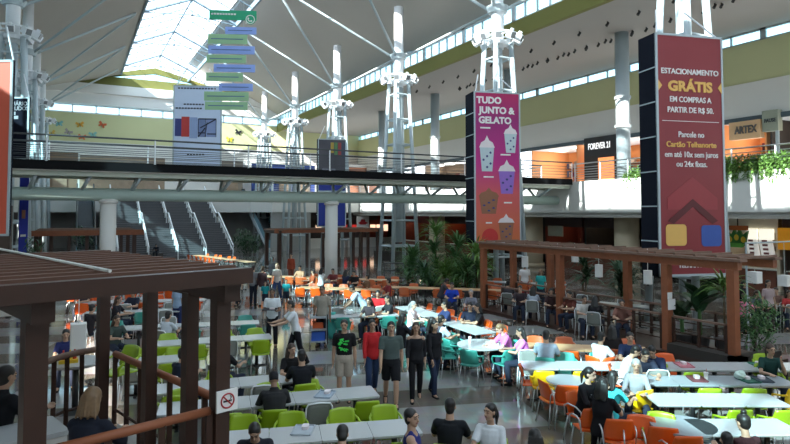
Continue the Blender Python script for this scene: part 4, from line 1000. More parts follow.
# ---------------------------------------------------------------- tables and chairs
M_TOP = mat('white_laminate', (.49, .50, .505), .22, var=.03, scale=3)
M_TOPW = mat('tan_laminate', rgb((200, 160, 120)), .4, var=.08, scale=3)
M_TOPG = mat('grey_laminate', rgb((150, 156, 160)), .35, var=.04, scale=3)
M_EDGE = mat('table_edge', (.30, .30, .30), .5)
M_COLM = mat('table_column', (.03, .03, .032), .45)
PLAST = {'g': ('lime green', mat('lime_plastic', rgb((144, 172, 26)), .35, var=.04)), 'o': ('orange', mat('orange_plastic', rgb((224, 92, 26)), .35, var=.04)), 't': ('teal', mat('teal_plastic', rgb((62, 150, 136)), .35, var=.04)), 'y': ('yellow', mat('sunlit_yellow_plastic', rgb((246, 196, 20)), .35, var=.04)), 'b': ('rust orange', mat('rust_plastic', rgb((196, 98, 52)), .4, var=.08))}  # yellow: sun on lime chairs put into the colour, plus one yellow chair
M_MESH = mat('grey_mesh', rgb((128, 130, 124)), .8, var=.2, scale=60)
M_LEG = mat('chair_metal', (.62, .63, .64), .3, metal=.7, var=.03)
def make_chair(c):
    nm, m = PLAST[c]
    e = empty('chair', (0, 0, 0), 0, 'x', 'chair')
    mb = MB(); mb.panel(lambda u, v: (u*.225, v*.215, .452-.02*(1-u*u)*(1-v*v)+(.012*u*u)-(.02*max(0, v)**3)), 8, 8, .022); mb.build('seat', m, e, True)
    mb = MB(); mb.panel(lambda u, v: (u*(.225-.012*v), -.215-.045*v+.05*u*u, .66+v*.175), 8, 8, .02, .35); mb.build('backrest', m, e, True)
    am = m if c != 'o' else M_LEG
    for s in (-1, 1):
        mb = MB()
        if c == 'o': mb.tube([(s*.235, -.20, .44), (s*.255, -.19, .63), (s*.262, -.10, .675), (s*.262, .08, .66), (s*.258, .19, .60), (s*.25, .215, .46)], .013, 8)
        else: mb.tube([(s*.215, -.215, .70), (s*.252, -.13, .675), (s*.262, 0, .655), (s*.258, .13, .63), (s*.235, .185, .56), (s*.215, .17, .455)], .020, 8)
        mb.build('armrest', am, e, True)
        for y, yb in ((.17, .215), (-.17, -.235)):
            mb = MB(); mb.tube([(s*.19, y, .445), (s*.225, (y+yb)/2, .22), (s*.245, yb, 0)], .012, 8); mb.build('leg', M_LEG, e, True)
    return e
def make_mesh_chair():
    e = empty('chair', (0, 0, 0), 0, 'x', 'chair')
    mb = MB(); mb.panel(lambda u, v: (u*.215, v*.205, .45-.012*(1-u*u)), 6, 6, .02); mb.build('seat', M_MESH, e, True)
    mb = MB(); mb.panel(lambda u, v: (u*.205, -.205-.05*v+.02*u*u, .66+v*.20), 6, 6, .008, .3); mb.build('backrest', M_MESH, e, True)
    mb = MB(); pts = [(-.215, -.16, .46), (-.22, -.20, .60), (-.215, -.245, .80), (-.18, -.26, .865), (0, -.262, .88), (.18, -.26, .865), (.215, -.245, .80), (.22, -.20, .60), (.215, -.16, .46)]
    mb.tube(pts, .014, 8); mb.build('back_frame', M_WSTEEL, e, True)
    for s in (-1, 1):
        for y, yb in ((.18, .21), (-.18, -.24)):
            mb = MB(); mb.tube([(s*.2, y, .45), (s*.225, yb, 0)], .013, 8); mb.build('leg', M_WSTEEL, e, True)
    return e
PROTO = {}
def chair(c, loc, rz, label, group=None):
    if c not in PROTO:
        o = make_mesh_chair() if c == 'm' else make_chair(c)
        o.location = loc; o.rotation_euler = (0, 0, rz); o['label'] = label
        if group: o['group'] = group
        PROTO[c] = o; return o
    return dup(PROTO[c], loc, rz, label, group)
CN = {'g': 'lime green plastic chair', 'o': 'orange plastic chair', 't': 'teal plastic chair', 'y': 'sunlit-yellow lime plastic chair', 'b': 'rust orange plastic chair', 'm': 'grey mesh chair'}
TW = .74
def make_table(kind, m, w=TW, d=.68):
    e = empty('table', (0, 0, 0), 0, 'x', 'table')
    mb = MB()
    if kind == 'sq': mb.rrect(w, d, .03, .722, .75)
    else: mb.cyl((0, 0), w/2, .722, .75, 36)
    mb.build('tabletop', m, e)
    mb = MB()
    if kind == 'sq': mb.rrect(w-.03, d-.03, .02, .705, .722)
    else: mb.cyl((0, 0), w/2-.015, .705, .722, 36)
    mb.build('underframe', M_EDGE, e)
    mb = MB(); mb.cyl((0, 0), .045, .02, .705, 14); mb.build('column', M_COLM, e, True)
    mb = MB(); q = min(w, d)*.36
    if kind == 'sq': mb.bar((-q, 0, .015), (q, 0, .015), .07, .03); mb.bar((0, -q, .015), (0, q, .015), .07, .03)
    else: mb.cyl((0, 0), min(.3, w*.3), 0, .03, 24, .06)
    mb.build('base', M_COLM, e)
    return e
def table(kind, m, loc, rz, label, w=TW, group=None, d=.68):
    k = (kind, m.name, round(w, 2), d)
    if k not in PROTO:
        o = make_table(kind, m, w, d); o.location = loc; o.rotation_euler = (0, 0, rz); o['label'] = label
        if group: o['group'] = group
        PROTO[k] = o; return o
    return dup(PROTO[k], loc, rz, label, group)
ORD = ['first', 'second', 'third', 'fourth', 'fifth', 'sixth', 'seventh', 'eighth', 'ninth', 'tenth', 'eleventh', 'twelfth']
SEAT = {}
def row(key, name, p0, p1, near='', far='', m=None, start='from the near pergola side', z=0.0, pitch=TW+.005, d=.68, off=.57, n=None):
    """a run of square tables; near / far list one chair per table ('.' = none, '_' keeps the place free)"""
    a, b = U(*p0, .75+z), U(*p1, .75+z); a.z = b.z = z
    L_ = (b-a).length; n = n or max(1, round(L_/pitch)); t = (b-a).normalized(); rz = atan2(t.y, t.x)
    nr = Vector((t.y, -t.x, 0))                # towards the viewer
    if nr.dot(VD) > 0: nr = -nr
    R = random.Random(key)
    for i in range(n):
        c = a+t*(pitch*(i+.5))
        table('sq', m or M_TOP, c, rz, '%s square table of %s, %s %s' % ({'tan_laminate': 'tan', 'grey_laminate': 'grey'}.get((m or M_TOP).name, 'white'), name, ORD[i], start), TW, None, d)
        for side, s, sg in (('near', near, 1), ('far', far, -1)):
            ch = s[i] if i < len(s) else '.'
            q = c+nr*sg*off+t*R.uniform(-.05, .05); r2 = rz if (Vector((-sin(rz), cos(rz), 0)).dot(-nr*sg) > 0) else rz+pi
            SEAT[key, side, i] = (q, r2)
            if ch in '._': continue
            chair(ch, q+nr*sg*R.uniform(0, .04), r2+R.uniform(-.12, .12), '%s, %s side of %s, %s %s' % (CN[ch], 'viewer' if side == 'near' else 'hall', name, ORD[i], start))
S1 = 'from the pergola end'
row('A', 'the front white row', (216, 440), (418, 425.5), 'gg.g', 'gggg', start=S1)
row('B', 'the second white row', (158, 409), (388, 389.5), '.ggmg', 'g.gg.g', start=S1)
row('C', 'the third white row', (156, 389), (330, 374), 'g.mg', 'gg._', start=S1)
row('D', 'the fourth white row', (150, 344), (268, 336), 'ggmgg', 'g.ggg', start=S1)
row('D2', 'the short white row', (118, 362), (190, 357), 'mg', 'gg.', start=S1)
row('E', 'the fifth white row', (96, 329), (252, 322), 'm.mt.tmm', 't.m.mt', start=S1)
row('F', 'the sixth white row', (84, 313), (192, 309), 'm.tm.m', 'tm.m.t', start=S1)
row('G', 'the inner orange row', (78, 302.5), (196, 299.5), 'oooo.oooo', 'oo.ooooo', start=S1)
row('H', 'the outer orange row', (70, 291.5), (200, 289), 'oooooooooooo', 'oo.oooo.ooo', start=S1)
S2 = 'from the aisle end'
row('R1', 'the white deck row', (521, 364.5), (800, 366.5), 'yy.mg..gggggg', 'mttoo..gggg.gg', start=S2)
row('R2', 'the grey tray row', (634, 379.5), (800, 381), '.ggyygggg', '', M_TOPG, start=S2)
row('R3', 'the sunlit white row', (650, 398.5), (800, 399.5), '.ggmg.', '', start=S2)
row('R4', 'the front sunlit row', (694, 426.5), (800, 426), '.ymm', '', start=S2)
S3 = 'from the fountain of light end'
row('J', 'the aisle sunlit row', (298, 287), (378, 289.5), 'oo.oooo', 'bbbbb', M_TOPW, start='from the stairs end')
row('K', 'the trolley side row', (328, 316), (396, 314), 't.t_t', 'm.m.m', start='from the aisle end')
row('L', 'the thicket tan row', (384, 286.5), (512, 290.5), 'bb.bb.bbb', '.b.b..b', M_TOPW, start='from the aisle end')
row('M', 'the lengthwise sunlit row', (404, 306), (486, 333), 't.t_tt.t', 'ooooooooo', start='from the hall end', off=.62)
row('P', 'the far tan row', (236, 275), (310, 277), 'bbbbbbbb', 'bbb.bb.b', M_TOPW, start='from the stairs end')
row('O', 'the bright orange row', (196, 255), (252, 262), 'ooooooo', 'o.oo.oo', M_TOPW, start='from the stairs end')
row('Q', 'the far pergola row', (300, 277), (392, 280), 'bb.bbbb.bb', 'b.bb.bb.bb', M_TOPW, start='from the stairs end')
row('T', 'the white row inside the pergola railing', (500, 296), (650, 308), '', '', M_TOPG, start='from the banner end') if False else None
row('V', 'the pergola rear row', (486, 281), (560, 284.5), 'b.b.b.b', 'b.b.b', M_TOPG, start='from the banner end')
row('V2', 'the grey deck row', (566, 300), (640, 306), '.m..m', 'm.m.m', M_TOPG, start='from the banner end')
row('X', 'the corner post row', (748, 304), (800, 305), 'mm.m', 'm.m', M_TOP, start='from the post end')
row('S', 'the railing rust row', (520, 345), (648, 350), 'oo.b.bo', 'bb.bbb', M_TOPW, start='from the aisle end')
# round tables
N0 = U(482, 344, .75); N0.z = 0
table('rd', M_TOP, N0, 0, 'big round white table with teal chairs in the sunlight', 1.24)
for a, c, lb in ((205, 't', 'teal plastic chair on the viewer side of the big round table'), (262, 't', 'teal plastic chair on the aisle side of the big round table'), (150, 't', 'teal plastic chair of the big round table towards the orange aisle chairs'), (320, 't', 'teal plastic chair on the far side of the big round table')):
    h = heading(a); d = Vector((-sin(h), cos(h), 0)); chair(c, N0+d*.86, h+pi, lb)
g0 = U(567, 379.5, .75); g0.z = 0
table('rd', M_TOPG, g0, 0, 'small round grey table among the orange aisle chairs', .80)
g1 = U(683, 425, .75); g1.z = 0
table('rd', M_TOPG, g1, 0, 'grey round ended table in shade beside the orange chairs', .95)  # shade on this end of the white row put into the grey top
for px, py, hd, c, lb in ((519, 364, 100, 'o', 'orange plastic chair on the aisle floor, beside the big round table'), (541, 380, 75, 'o', 'orange plastic chair with long legs standing on the shiny aisle floor'), (568, 385, 10, 'o', 'orange plastic chair tucked at the small round grey table'), (596, 408, -8, 'o', 'orange plastic chair of the long haired diner in black'), (620, 419, 8, 'o', 'orange plastic chair beside the dark gap, in front of the yellow chair'), (641, 414, 200, 'o', 'orange plastic chair behind the front orange chair by the yellow chair'), (661, 411, 205, 'g', 'lime green plastic chair behind the orange chairs by the grey round table'), (664, 427, 15, 'o', 'orange plastic chair in front of the grey round table'), (690, 436, 0, 'o', 'orange plastic chair at the picture base under the grey round table'), (647, 390, 335, 'y', 'bright yellow plastic chair pulled up at the end of the sunlit row'), (444, 338, 60, 't', 'teal plastic chair behind the striding woman in dark jeans'), (611, 357, 330, 'o', 'orange plastic chair next to the leaning man in a white shirt')):
    p = U(px, py, .84); p.z = 0; h = heading(hd)
    chair(c, p+Vector((-sin(h), cos(h), 0))*.25, h, lb)
# tables and seats on the near terrace
t0 = U(76, 361, TZ+.75); t0.z = TZ
table('rd', M_TOP, t0, 0, 'round white table under the tall paper lamp on the terrace', .80)
t1 = PP(1.35, 1.55, TZ)
e = empty('block_table', t1, PRZ, 'white block shaped table before the fair haired woman on the terrace', 'table')
mb = MB(); mb.rrect(.62, .62, .04, .70, .75); mb.build('tabletop', M_TOP, e)
mb = MB(); mb.box(-.29, .29, -.29, .29, .42, .70); mb.build('apron', M_FASCIA, e)
for sx in (-1, 1):
    for sy in (-1, 1): mb = MB(); mb.box(sx*.25-.03, sx*.25+.03, sy*.25-.03, sy*.25+.03, 0, .42); mb.build('leg', M_FASCIA, e)
chair('m', PP(2.55, 1.7, TZ), PRZ+2.2, 'pale mesh chair at the back of the terrace beside the front post')
chair('g', U(120, 372, TZ+.45)-Vector((0, 0, .45)), PRZ+1.8, 'lime green chair by the round white terrace table')
t2 = PP(3.3, 2.3, TZ); table('sq', M_TOPG, t2, PRZ, 'grey square table at the far edge of the near terrace', TW)
# ---------------------------------------------------------------- things on the tables
def tray(p, rz, c, label, group='trays on the tables'):
    e = empty('tray', p, rz, label, 'tray', group); m = mat('tray_%02x%02x%02x' % c, rgb(c), .5)
    mb = MB(); mb.rrect(.42, .30, .04, 0, .012); mb.build('base', m, e)
    mb = MB()
    for x0, x1, y0, y1 in ((-.21, .21, -.15, -.137), (-.21, .21, .137, .15), (-.21, -.197, -.15, .15), (.197, .21, -.15, .15)): mb.box(x0, x1, y0, y1, .012, .028)
    mb.build('rim', m, e)
    mb = MB(); mb.rrect(.15, .10, .03, .012, .06, Matrix.Translation((-.08, .02, 0))); mb.build('food_box', M_CREAM, e)
    return e
def cup(p, c, label, h=.13, r=.042, group='cups on the tables'):
    e = empty('paper_cup', p, 0, label, 'cup', group); m = mat('cup_%02x%02x%02x' % c, rgb(c), .5)
    mb = MB(); mb.cyl((0, 0), r*.78, 0, h, 16, r); mb.build('cup_wall', m, e, False)
    mb = MB(); mb.cyl((0, 0), r*1.06, h, h+.012, 16); mb.build('lid', M_TXT, e)
    mb = MB(); mb.tube([(.01, 0, h), (.02, 0, h+.08)], .004, 6); mb.build('straw', mat('straw_red', rgb((180, 50, 50)), .5), e)
    return e
for px, py, c, lb in ((684, 365.5, (196, 120, 130), 'pinkish tray on the white deck row'), (697, 379.5, (110, 60, 64), 'dark red tray on the grey row, nearer the seated pair'), (748, 380.5, (36, 96, 80), 'green tray with wrappers on the grey row'), (762, 380, (60, 70, 80), 'dark tray beside the green tray on the grey row'), (760, 365.5, (60, 120, 100), 'green tray before the diner resting her head'), (303, 431, (170, 178, 186), 'pale tray on the front white row'), (325, 395, (150, 164, 178), 'bluish tray on the second white row'), (492, 343.5, (200, 190, 180), 'pale tray on the big round table')):
    p = U(px, py, .75); tray(p, heading(90)+random.uniform(-.2, .2), c, lb)
for px, py, c, lb in ((655, 366, (196, 40, 50), 'red paper cup on the white row next to the bowed heads'), (660.5, 366.5, (206, 50, 60), 'second red paper cup on the white row, beside the pinkish tray'), (706, 379.5, (220, 216, 210), 'white paper cup behind the dark red tray'), (470, 342.5, (220, 216, 210), 'white paper cup on the aisle side of the big round table'), (345, 315, (214, 214, 210), 'white paper cup on the row behind the walking group')):
    cup(U(px, py, .75), c, lb)
for px, py, c, lb in ((740, 379, (196, 216, 206), 'crumpled pale green bag next to the green tray'), (776, 366.5, (180, 214, 206), 'crumpled mint bag at the edge of the white row'), (350, 314.5, (226, 232, 230), 'white paper bag on the row behind the walking group')):
    mb = MB(); R6 = random.Random(int(px)); mb.ball((0, 0, .075), .13, .10, .08, 10, 7); mb.v = [(x*R6.uniform(.85, 1.12), y*R6.uniform(.85, 1.12), max(0, z*R6.uniform(.85, 1.15))) for x, y, z in mb.v]
    o = mb.build('paper_bag', mat('bag_%d' % px, rgb(c), .7)); o.location = U(px, py, .75); tag(o, lb, 'bag')
p = t0+Vector((-.1, -.05, .75))
e = empty('sauce_caddy', p, 0, 'yellow caddy on the round white terrace table', 'caddy'); mb = MB(); mb.box(-.13, .13, -.08, .08, 0, .05); mb.build('holder', mat('caddy_yellow', rgb((214, 176, 40)), .5), e)
for x, c in ((-.07, (190, 40, 30)), (.02, (230, 190, 60)), (.08, (190, 40, 30))): mb = MB(); mb.cyl((x, 0), .028, .02, .15, 12); mb.cyl((x, 0), .012, .15, .19, 8); mb.build('bottle', mat('sauce_%d' % c[1], rgb(c), .4), e)
# cleaning trolley of the man in beige
p = U(318, 346, 0)
e = empty('service_trolley', p, heading(-8), 'blue and steel service trolley pushed by the man in a beige shirt', 'trolley')
for z in (.18, .52, .88): mb = MB(); mb.rrect(.52, .72, .03, z, z+.03); mb.build('shelf', M_TOPG, e)
for x in (-.24, .24):
    for y in (-.34, .34):
        mb = MB(); mb.tube([(x, y, .1), (x, y, .98)], .016, 8); mb.build('upright', M_CHROME, e)
        mb = MB(); mb.cyl((0, 0), .05, -.02, .02, 12, M=Matrix.Translation((x, y, .05)) @ Matrix.Rotation(pi/2, 4, 'Y')); mb.build('wheel', M_DARK, e)
mb = MB(); mb.tube([(-.24, .34, .98), (-.22, .44, 1.03), (.22, .44, 1.03), (.24, .34, .98)], .016, 8); mb.build('push_handle', M_CHROME, e)
mb = MB(); mb.box(-.2, .2, -.28, .28, .21, .48); mb.build('blue_bin', mat('bin_blue', rgb((40, 84, 170)), .5), e)
mb = MB(); mb.box(-.16, .16, -.1, .24, .55, .72); mb.build('orange_tub', mat('tub_orange', rgb((206, 90, 40)), .5), e)
p = U(333, 338, 0)
e = empty('waste_bag', p, 0, 'teal bag standing next to the service trolley', 'bag')
mb = MB(); mb.loft([((0, 0, 0), (.17, 0, 0), (0, .14, 0)), ((0, 0, .2), (.22, 0, 0), (0, .18, 0)), ((0, 0, .55), (.20, 0, 0), (0, .16, 0)), ((0, 0, .75), (.07, 0, 0), (0, .06, 0)), ((0, 0, .82), (.10, 0, 0), (0, .08, 0))], 14); mb.build('bag_body', mat('bag_teal', rgb((70, 170, 160)), .6), e, True)
p = U(611, 386, .55)
# ---------------------------------------------------------------- people
SKIN = [mat('skin_fair', (.62, .40, .29), .55, var=.06, scale=14), mat('skin_tan', (.45, .27, .18), .55, var=.06, scale=14), mat('skin_brown', (.24, .13, .08), .55, var=.06, scale=14)]
M_EYE = mat('eye', (.015, .012, .01), .25, var=.0)
M_LIP = mat('lip', (.32, .11, .10), .5, var=.0)
def remesh(mb, name, vox, smooth=1, mats=()):
    o = mb.build(name, [])
    r = o.modifiers.new('r', 'REMESH'); r.mode = 'VOXEL'; r.voxel_size = vox
    if smooth:
        s = o.modifiers.new('s', 'SMOOTH'); s.factor = .5; s.iterations = smooth
    me = bpy.data.meshes.new_from_object(o.evaluated_get(bpy.context.evaluated_depsgraph_get()))
    me.name = name
    old = o.data
    bpy.data.objects.remove(o); bpy.data.meshes.remove(old)
    me.materials.clear()
    for m in mats: me.materials.append(m)
    me.polygons.foreach_set('use_smooth', [True]*len(me.polygons))
    return me
def cone(mb, a, b, ra, rb, ends='oo', n=14):
    a, b = Vector(a), Vector(b)
    mb.tube([a, b], ra, n, True, rb)
    if ends[0] == 'o': mb.ball(a, ra, n=n, m=8)
    if ends[1] == 'o': mb.ball(b, rb, n=n, m=8)
def dirv(fwd, side, up): return Vector((side, fwd, up)).normalized()
class Pose:
    """joints of a figure 1.72 m tall, facing +Y, feet (or seat) on the ground plane z = 0"""
    def __init__(s, name, hip=.93, lean=0, legs=None, arms=None, nod=0, turn=0, female=False, y0=0):
        s.name = name; s.f = female
        w = .085; sw = .150 if female else .175
        L = radians(lean)
        s.hip = Vector((0, y0, hip))
        s.up = Vector((0, sin(L), cos(L))); s.fw = Vector((0, cos(L), -sin(L)))
        s.chest = s.hip+s.up*.30
        s.sh = s.hip+s.up*.462
        s.neck = s.hip+s.up*.545
        hl = L*.55+radians(nod)
        s.hu = Vector((0, sin(hl), cos(hl))); s.hf = Vector((0, cos(hl), -sin(hl)))
        T = Matrix.Rotation(radians(-turn), 3, s.hu)
        s.hf = T @ s.hf; s.hx = s.hf.cross(s.hu)
        s.head = s.neck+s.hu*.128+s.hf*.018
        s.legs = []
        for side, (td, sd, fd) in zip((-1, 1), legs):
            h = s.hip+Vector((side*w, 0, -.03))
            k = h+dirv(*td)*.43
            a = k+dirv(*sd)*.41
            s.legs.append((h, k, a, dirv(*fd)))
        s.arms = []
        for side, (ud, fd, hd) in zip((-1, 1), arms):
            sh = s.sh+Vector((side*sw, 0, -.02))
            e = sh+Vector((side*ud[1], ud[0], ud[2])).normalized()*.29
            wr = e+Vector((side*fd[1], fd[0], fd[2])).normalized()*.25
            s.arms.append((sh, e, wr, Vector((side*hd[1], hd[0], hd[2])).normalized(), side))
        s.cache = {}
    def torso(s, mb, d, top=True, z0=-.10, z1=.50, waist=None):
        f = s.f
        prof = [(-.10, .150, .105), (-.02, .168, .118), (.07, .150 if f else .158, .105), (.17, .128 if f else .150, .095), (.28, .145 if f else .165, .108 if not f else .118), (.38, .160 if f else .182, .105), (.45, .135 if f else .155, .085), (.50, .075, .062)]
        secs = []
        for t, rx, ry in prof:
            if t < z0-1e-6 or t > z1+1e-6: continue
            c = s.hip+s.up*t
            secs.append((c, Vector((rx+d, 0, 0)), s.fw*(ry+d)))
        mb.loft(secs, 20)
    def hand(s, mb, wr, dr, side, fwd_n):
        n = (fwd_n-dr*fwd_n.dot(dr)).normalized(); x = dr.cross(n)
        M = Matrix((x, dr, n)).transposed()
        mb.ball(wr+dr*.05, .040, .055, .018, n=12, m=8, M=M)
        for i, (off, ln) in enumerate(((-.030, .066), (-.010, .078), (.010, .073), (.029, .058))):
            b = wr+dr*.088+x*off
            k1 = b+(dr*.95-n*.25+x*off*2).normalized()*ln*.5
            k2 = k1+(dr*.75-n*.65).normalized()*ln*.5
            cone(mb, b-dr*.03, k1, .0100, .0092, n=8); cone(mb, k1, k2, .0092, .0082, n=8)
        b = wr+dr*.03-x*.032*side
        k1 = b+(dr*.6-x*.7*side-n*.2).normalized()*.035; k2 = k1+(dr*.9-x*.25*side-n*.3).normalized()*.03
        cone(mb, b, k1, .012, .0105, n=8); cone(mb, k1, k2, .0105, .009, n=8)
    def body(s):
        if 'body' in s.cache: return s.cache['body']
        mb = MB(); f = s.f
        s.torso(mb, 0)
        cone(mb, s.hip+s.up*.46, s.head-s.hu*.05-s.hf*.01, .062 if not f else .054, .052 if not f else .046)
        for (sh, e, wr, hd, side) in s.arms:
            q = 1 if not f else .86
            cone(mb, s.sh+Vector((side*.06, 0, -.04)), sh, .07*q, .058*q)
            cone(mb, sh, e, .052*q, .040*q); cone(mb, e, e+(wr-e)*.35, .041*q, .041*q); cone(mb, e+(wr-e)*.35, wr, .041*q, .028*q)
            cone(mb, wr, wr+hd*.03, .028*q, .026*q)
            inn = Vector((-side, 0, 0)) if abs(hd.z) > .7 else Vector((-side*.3, 0, -1))
            s.hand(mb, wr, hd, side, inn if abs(hd.dot(inn)) < .95 else Vector((0, 1, 0)))
        for (h, k, a, fd) in s.legs:
            cone(mb, h, k, .082, .055); cone(mb, k, k+(a-k)*.35, .055, .056); cone(mb, k+(a-k)*.35, a, .056, .036)
            cone(mb, a, a+fd*.10+Vector((0, 0, -.045)), .036, .03); cone(mb, a+Vector((0, 0, -.045))-fd*.03, a+fd*.13+Vector((0, 0, -.05)), .03, .028)
        c, hu, hf, hx = s.head, s.hu, s.hf, s.hx
        M = Matrix((hx, hf, hu)).transposed()
        mb.ball(c+hu*.025-hf*.01, .074, .092, .092, n=20, m=14, M=M)
        mb.ball(c-hu*.035+hf*.022, .056, .064, .078, n=18, m=12, M=M)
        mb.ball(c-hu*.088+hf*.055, .026, .024, .022, M=M)
        cone(mb, c+hu*.012+hf*.086, c-hu*.025+hf*.101, .009, .014, n=10)
        cone(mb, c+hu*.032+hf*.078-hx*.035, c+hu*.032+hf*.078+hx*.035, .012, .012, n=8)
        for q in (-1, 1):
            mb.ball(c-hf*.005+hx*q*.073, .010, .020, .032, M=M)
            mb.ball(c+hf*.078+hx*q*.030+hu*.008, .013, .010, .010, M=M)
        cone(mb, c-hu*.052+hf*.083-hx*.018, c-hu*.052+hf*.083+hx*.018, .009, .009, n=8)
        me = remesh(mb, 'body', .0085, 1, (SKIN[0], M_EYE, M_LIP))
        for p in me.polygons:
            d = p.center-c
            x, y, z = d.dot(hx), d.dot(hf), d.dot(hu)
            if y > .060:
                if abs(abs(x)-.030) < .012 and abs(z-.008) < .0065: p.material_index = 1
                elif abs(abs(x)-.030) < .022 and abs(z-.036) < .0042: p.material_index = 1
                elif abs(x) < .024 and abs(z+.052) < .010: p.material_index = 2
        s.cache['body'] = me
        return me
    def part(s, kind):
        if kind in s.cache: return s.cache[kind]
        mb = MB(); vox = .013; f = s.f; q = 1 if not f else .86
        if kind in ('t_shirt', 'long_sleeve_top', 'jacket', 'tank_top', 'off_shoulder_top'):
            d = .014 if kind != 'jacket' else .026
            s.torso(mb, d, z0=-.10 if kind != 'off_shoulder_top' else -.02, z1=.45)
            if kind in ('t_shirt', 'long_sleeve_top', 'jacket'):
                mb.loft([(s.hip+s.up*.44, Vector((.155*q, 0, 0)), s.fw*.085), (s.hip+s.up*.505, Vector((.08, 0, 0)), s.fw*.072)], 16)
            for (sh, e, wr, hd, side) in s.arms:
                if kind == 'tank_top':
                    cone(mb, s.hip+s.up*.42+Vector((side*.10, 0, 0)), s.hip+s.up*.50+Vector((side*.085, 0, 0)), .085, .035)
                    continue
                o = s.sh+Vector((side*.05, 0, -.045))
                if kind == 'off_shoulder_top':
                    cone(mb, sh+(e-sh)*.25, e, .06, .05, 'oo'); cone(mb, e, e+(wr-e)*.6, .05, .04, 'of'); cone(mb, s.chest+Vector((side*.1, 0, .08)), sh+(e-sh)*.3, .08, .06); continue
                cone(mb, o, sh, .085*q, .064*q+d*.3)
                if kind == 't_shirt': cone(mb, sh, sh+(e-sh)*.72, .068*q, .066*q, 'of')
                else:
                    cone(mb, sh, e, .060*q+d*.5, .048*q+d*.5); cone(mb, e, e+(wr-e)*.97, .050*q+d*.5, .036*q+d*.5, 'of')
            if kind == 'jacket': mb.loft([(s.neck-s.up*.06, Vector((.085, 0, 0)), s.fw*.075), (s.neck-s.hf*.01, Vector((.075, 0, 0)), s.fw*.072)], 14)
        elif kind in ('trousers', 'shorts', 'leggings'):
            d = {'trousers': .016, 'shorts': .024, 'leggings': .007}[kind]
            s.torso(mb, d*.5+.004, z0=-.10, z1=.07)
            for (h, k, a, fd) in s.legs:
                if kind == 'shorts': cone(mb, h, h+(k-h)*.86, .088+d, .07+d, 'of')
                else:
                    cone(mb, h, k, .082+d, .058+d); cone(mb, k, k+(a-k)*.4, .058+d, .056+d); cone(mb, k+(a-k)*.4, a-(a-k).normalized()*.0, .056+d, .040+d*1.5, 'of')
        elif kind == 'apron':
            s.torso(mb, .032, z0=-.10, z1=.45)
            me = None
        elif kind.startswith('hair') or kind in ('beanie', 'cap', 'bun'):
            c, hu, hf, hx = s.head, s.hu, s.hf, s.hx
            M = Matrix((hx, hf, hu)).transposed()
            mb.ball(c+hu*.040-hf*.020, .081, .096, .088, n=20, m=12, M=M)
            if kind == 'hair_short':
                mb.ball(c-hu*.015-hf*.034, .070, .073, .092, n=16, m=10, M=M)
            elif kind == 'hair_long':
                mb.loft([(c+hu*.05-hf*.04, hx*.080, hf*.072), (c-hu*.03-hf*.045, hx*.092, hf*.062), (c-hu*.10-hf*.055, hx*.100, hf*.055), (c-hu*.16-hf*.072, hx*.112, hf*.045), (c-hu*.21-hf*.085, hx*.108, hf*.034), (c-hu*.24-hf*.09, hx*.07, hf*.02)], 18)
                for q in range(-3, 4):
                    o = hx*q*.031; y = -hf*(.105-.006*abs(q))
                    cone(mb, c+hu*.02+o*.8+y, c-hu*.12+o+y, .016, .019, n=8); cone(mb, c-hu*.12+o+y, c-hu*(.21+.03*((q*q) % 3))+o*1.15+y-hf*.015, .019, .010, n=8)
            elif kind == 'hair_bob':
                mb.loft([(c+hu*.05-hf*.03, hx*.082, hf*.080), (c-hu*.03-hf*.038, hx*.094, hf*.072), (c-hu*.09-hf*.045, hx*.104, hf*.062), (c-hu*.135-hf*.055, hx*.098, hf*.048), (c-hu*.155-hf*.06, hx*.06, hf*.03)], 18)
                for q in range(-3, 4):
                    o = hx*q*.030; y = -hf*(.112-.009*abs(q)); cone(mb, c+hu*.03+o*.7+y*.9, c-hu*(.14+.02*(q % 2))+o*1.1+y, .018, .012, n=8)
            elif kind == 'hair_tied':
                mb.ball(c-hu*.015-hf*.034, .070, .073, .092, n=16, m=10, M=M)
                cone(mb, c+hu*.04-hf*.10, c-hu*.05-hf*.15, .030, .034); cone(mb, c-hu*.05-hf*.15, c-hu*.19-hf*.14, .034, .014)
            elif kind == 'hair_bun':
                mb.ball(c+hu*.00-hf*.035, .072, .074, .085, n=16, m=10, M=M)
                mb.ball(c+hu*.145-hf*.045, .042, .042, .036, M=M)
            elif kind == 'beanie':
                mb.ball(c+hu*.075-hf*.02, .085, .098, .075, n=18, m=10, M=M)
            vox = .010
        elif kind == 'shoe':
            s.cache[kind] = []
            for (h, k, a, fd) in s.legs:
                mb = MB(); b = a+Vector((0, 0, -.045))
                x = fd.cross(Vector((0, 0, 1))).normalized(); up = x.cross(fd)
                mb.loft([(b-fd*.075, x*.028, up*.035), (b-fd*.05, x*.040, up*.044), (b+fd*.03-up*.004, x*.045, up*.042), (b+fd*.10-up*.012, x*.050, up*.030), (b+fd*.165-up*.018, x*.042, up*.022), (b+fd*.19-up*.022, x*.02, up*.012)], 14)
                cone(mb, a-(a-k).normalized()*.03, b, .046, .044, 'fo')
                s.cache[kind].append(remesh(mb, 'shoe', .012, 2, (M_EYE,)))
            return s.cache[kind]
        s.cache[kind] = remesh(mb, kind, vox, 2, (M_EYE,))
        return s.cache[kind]
DN = (0, .0, -1)
ST_LEG = [((.02, -.03, -1), (-.02, -.02, -1), (1, -.15, 0)), ((.04, .03, -1), (-.03, .02, -1), (1, .15, 0))]
ARM_DN = ((-.04, .16, -1), (.12, .06, -1), (.15, 0, -1))
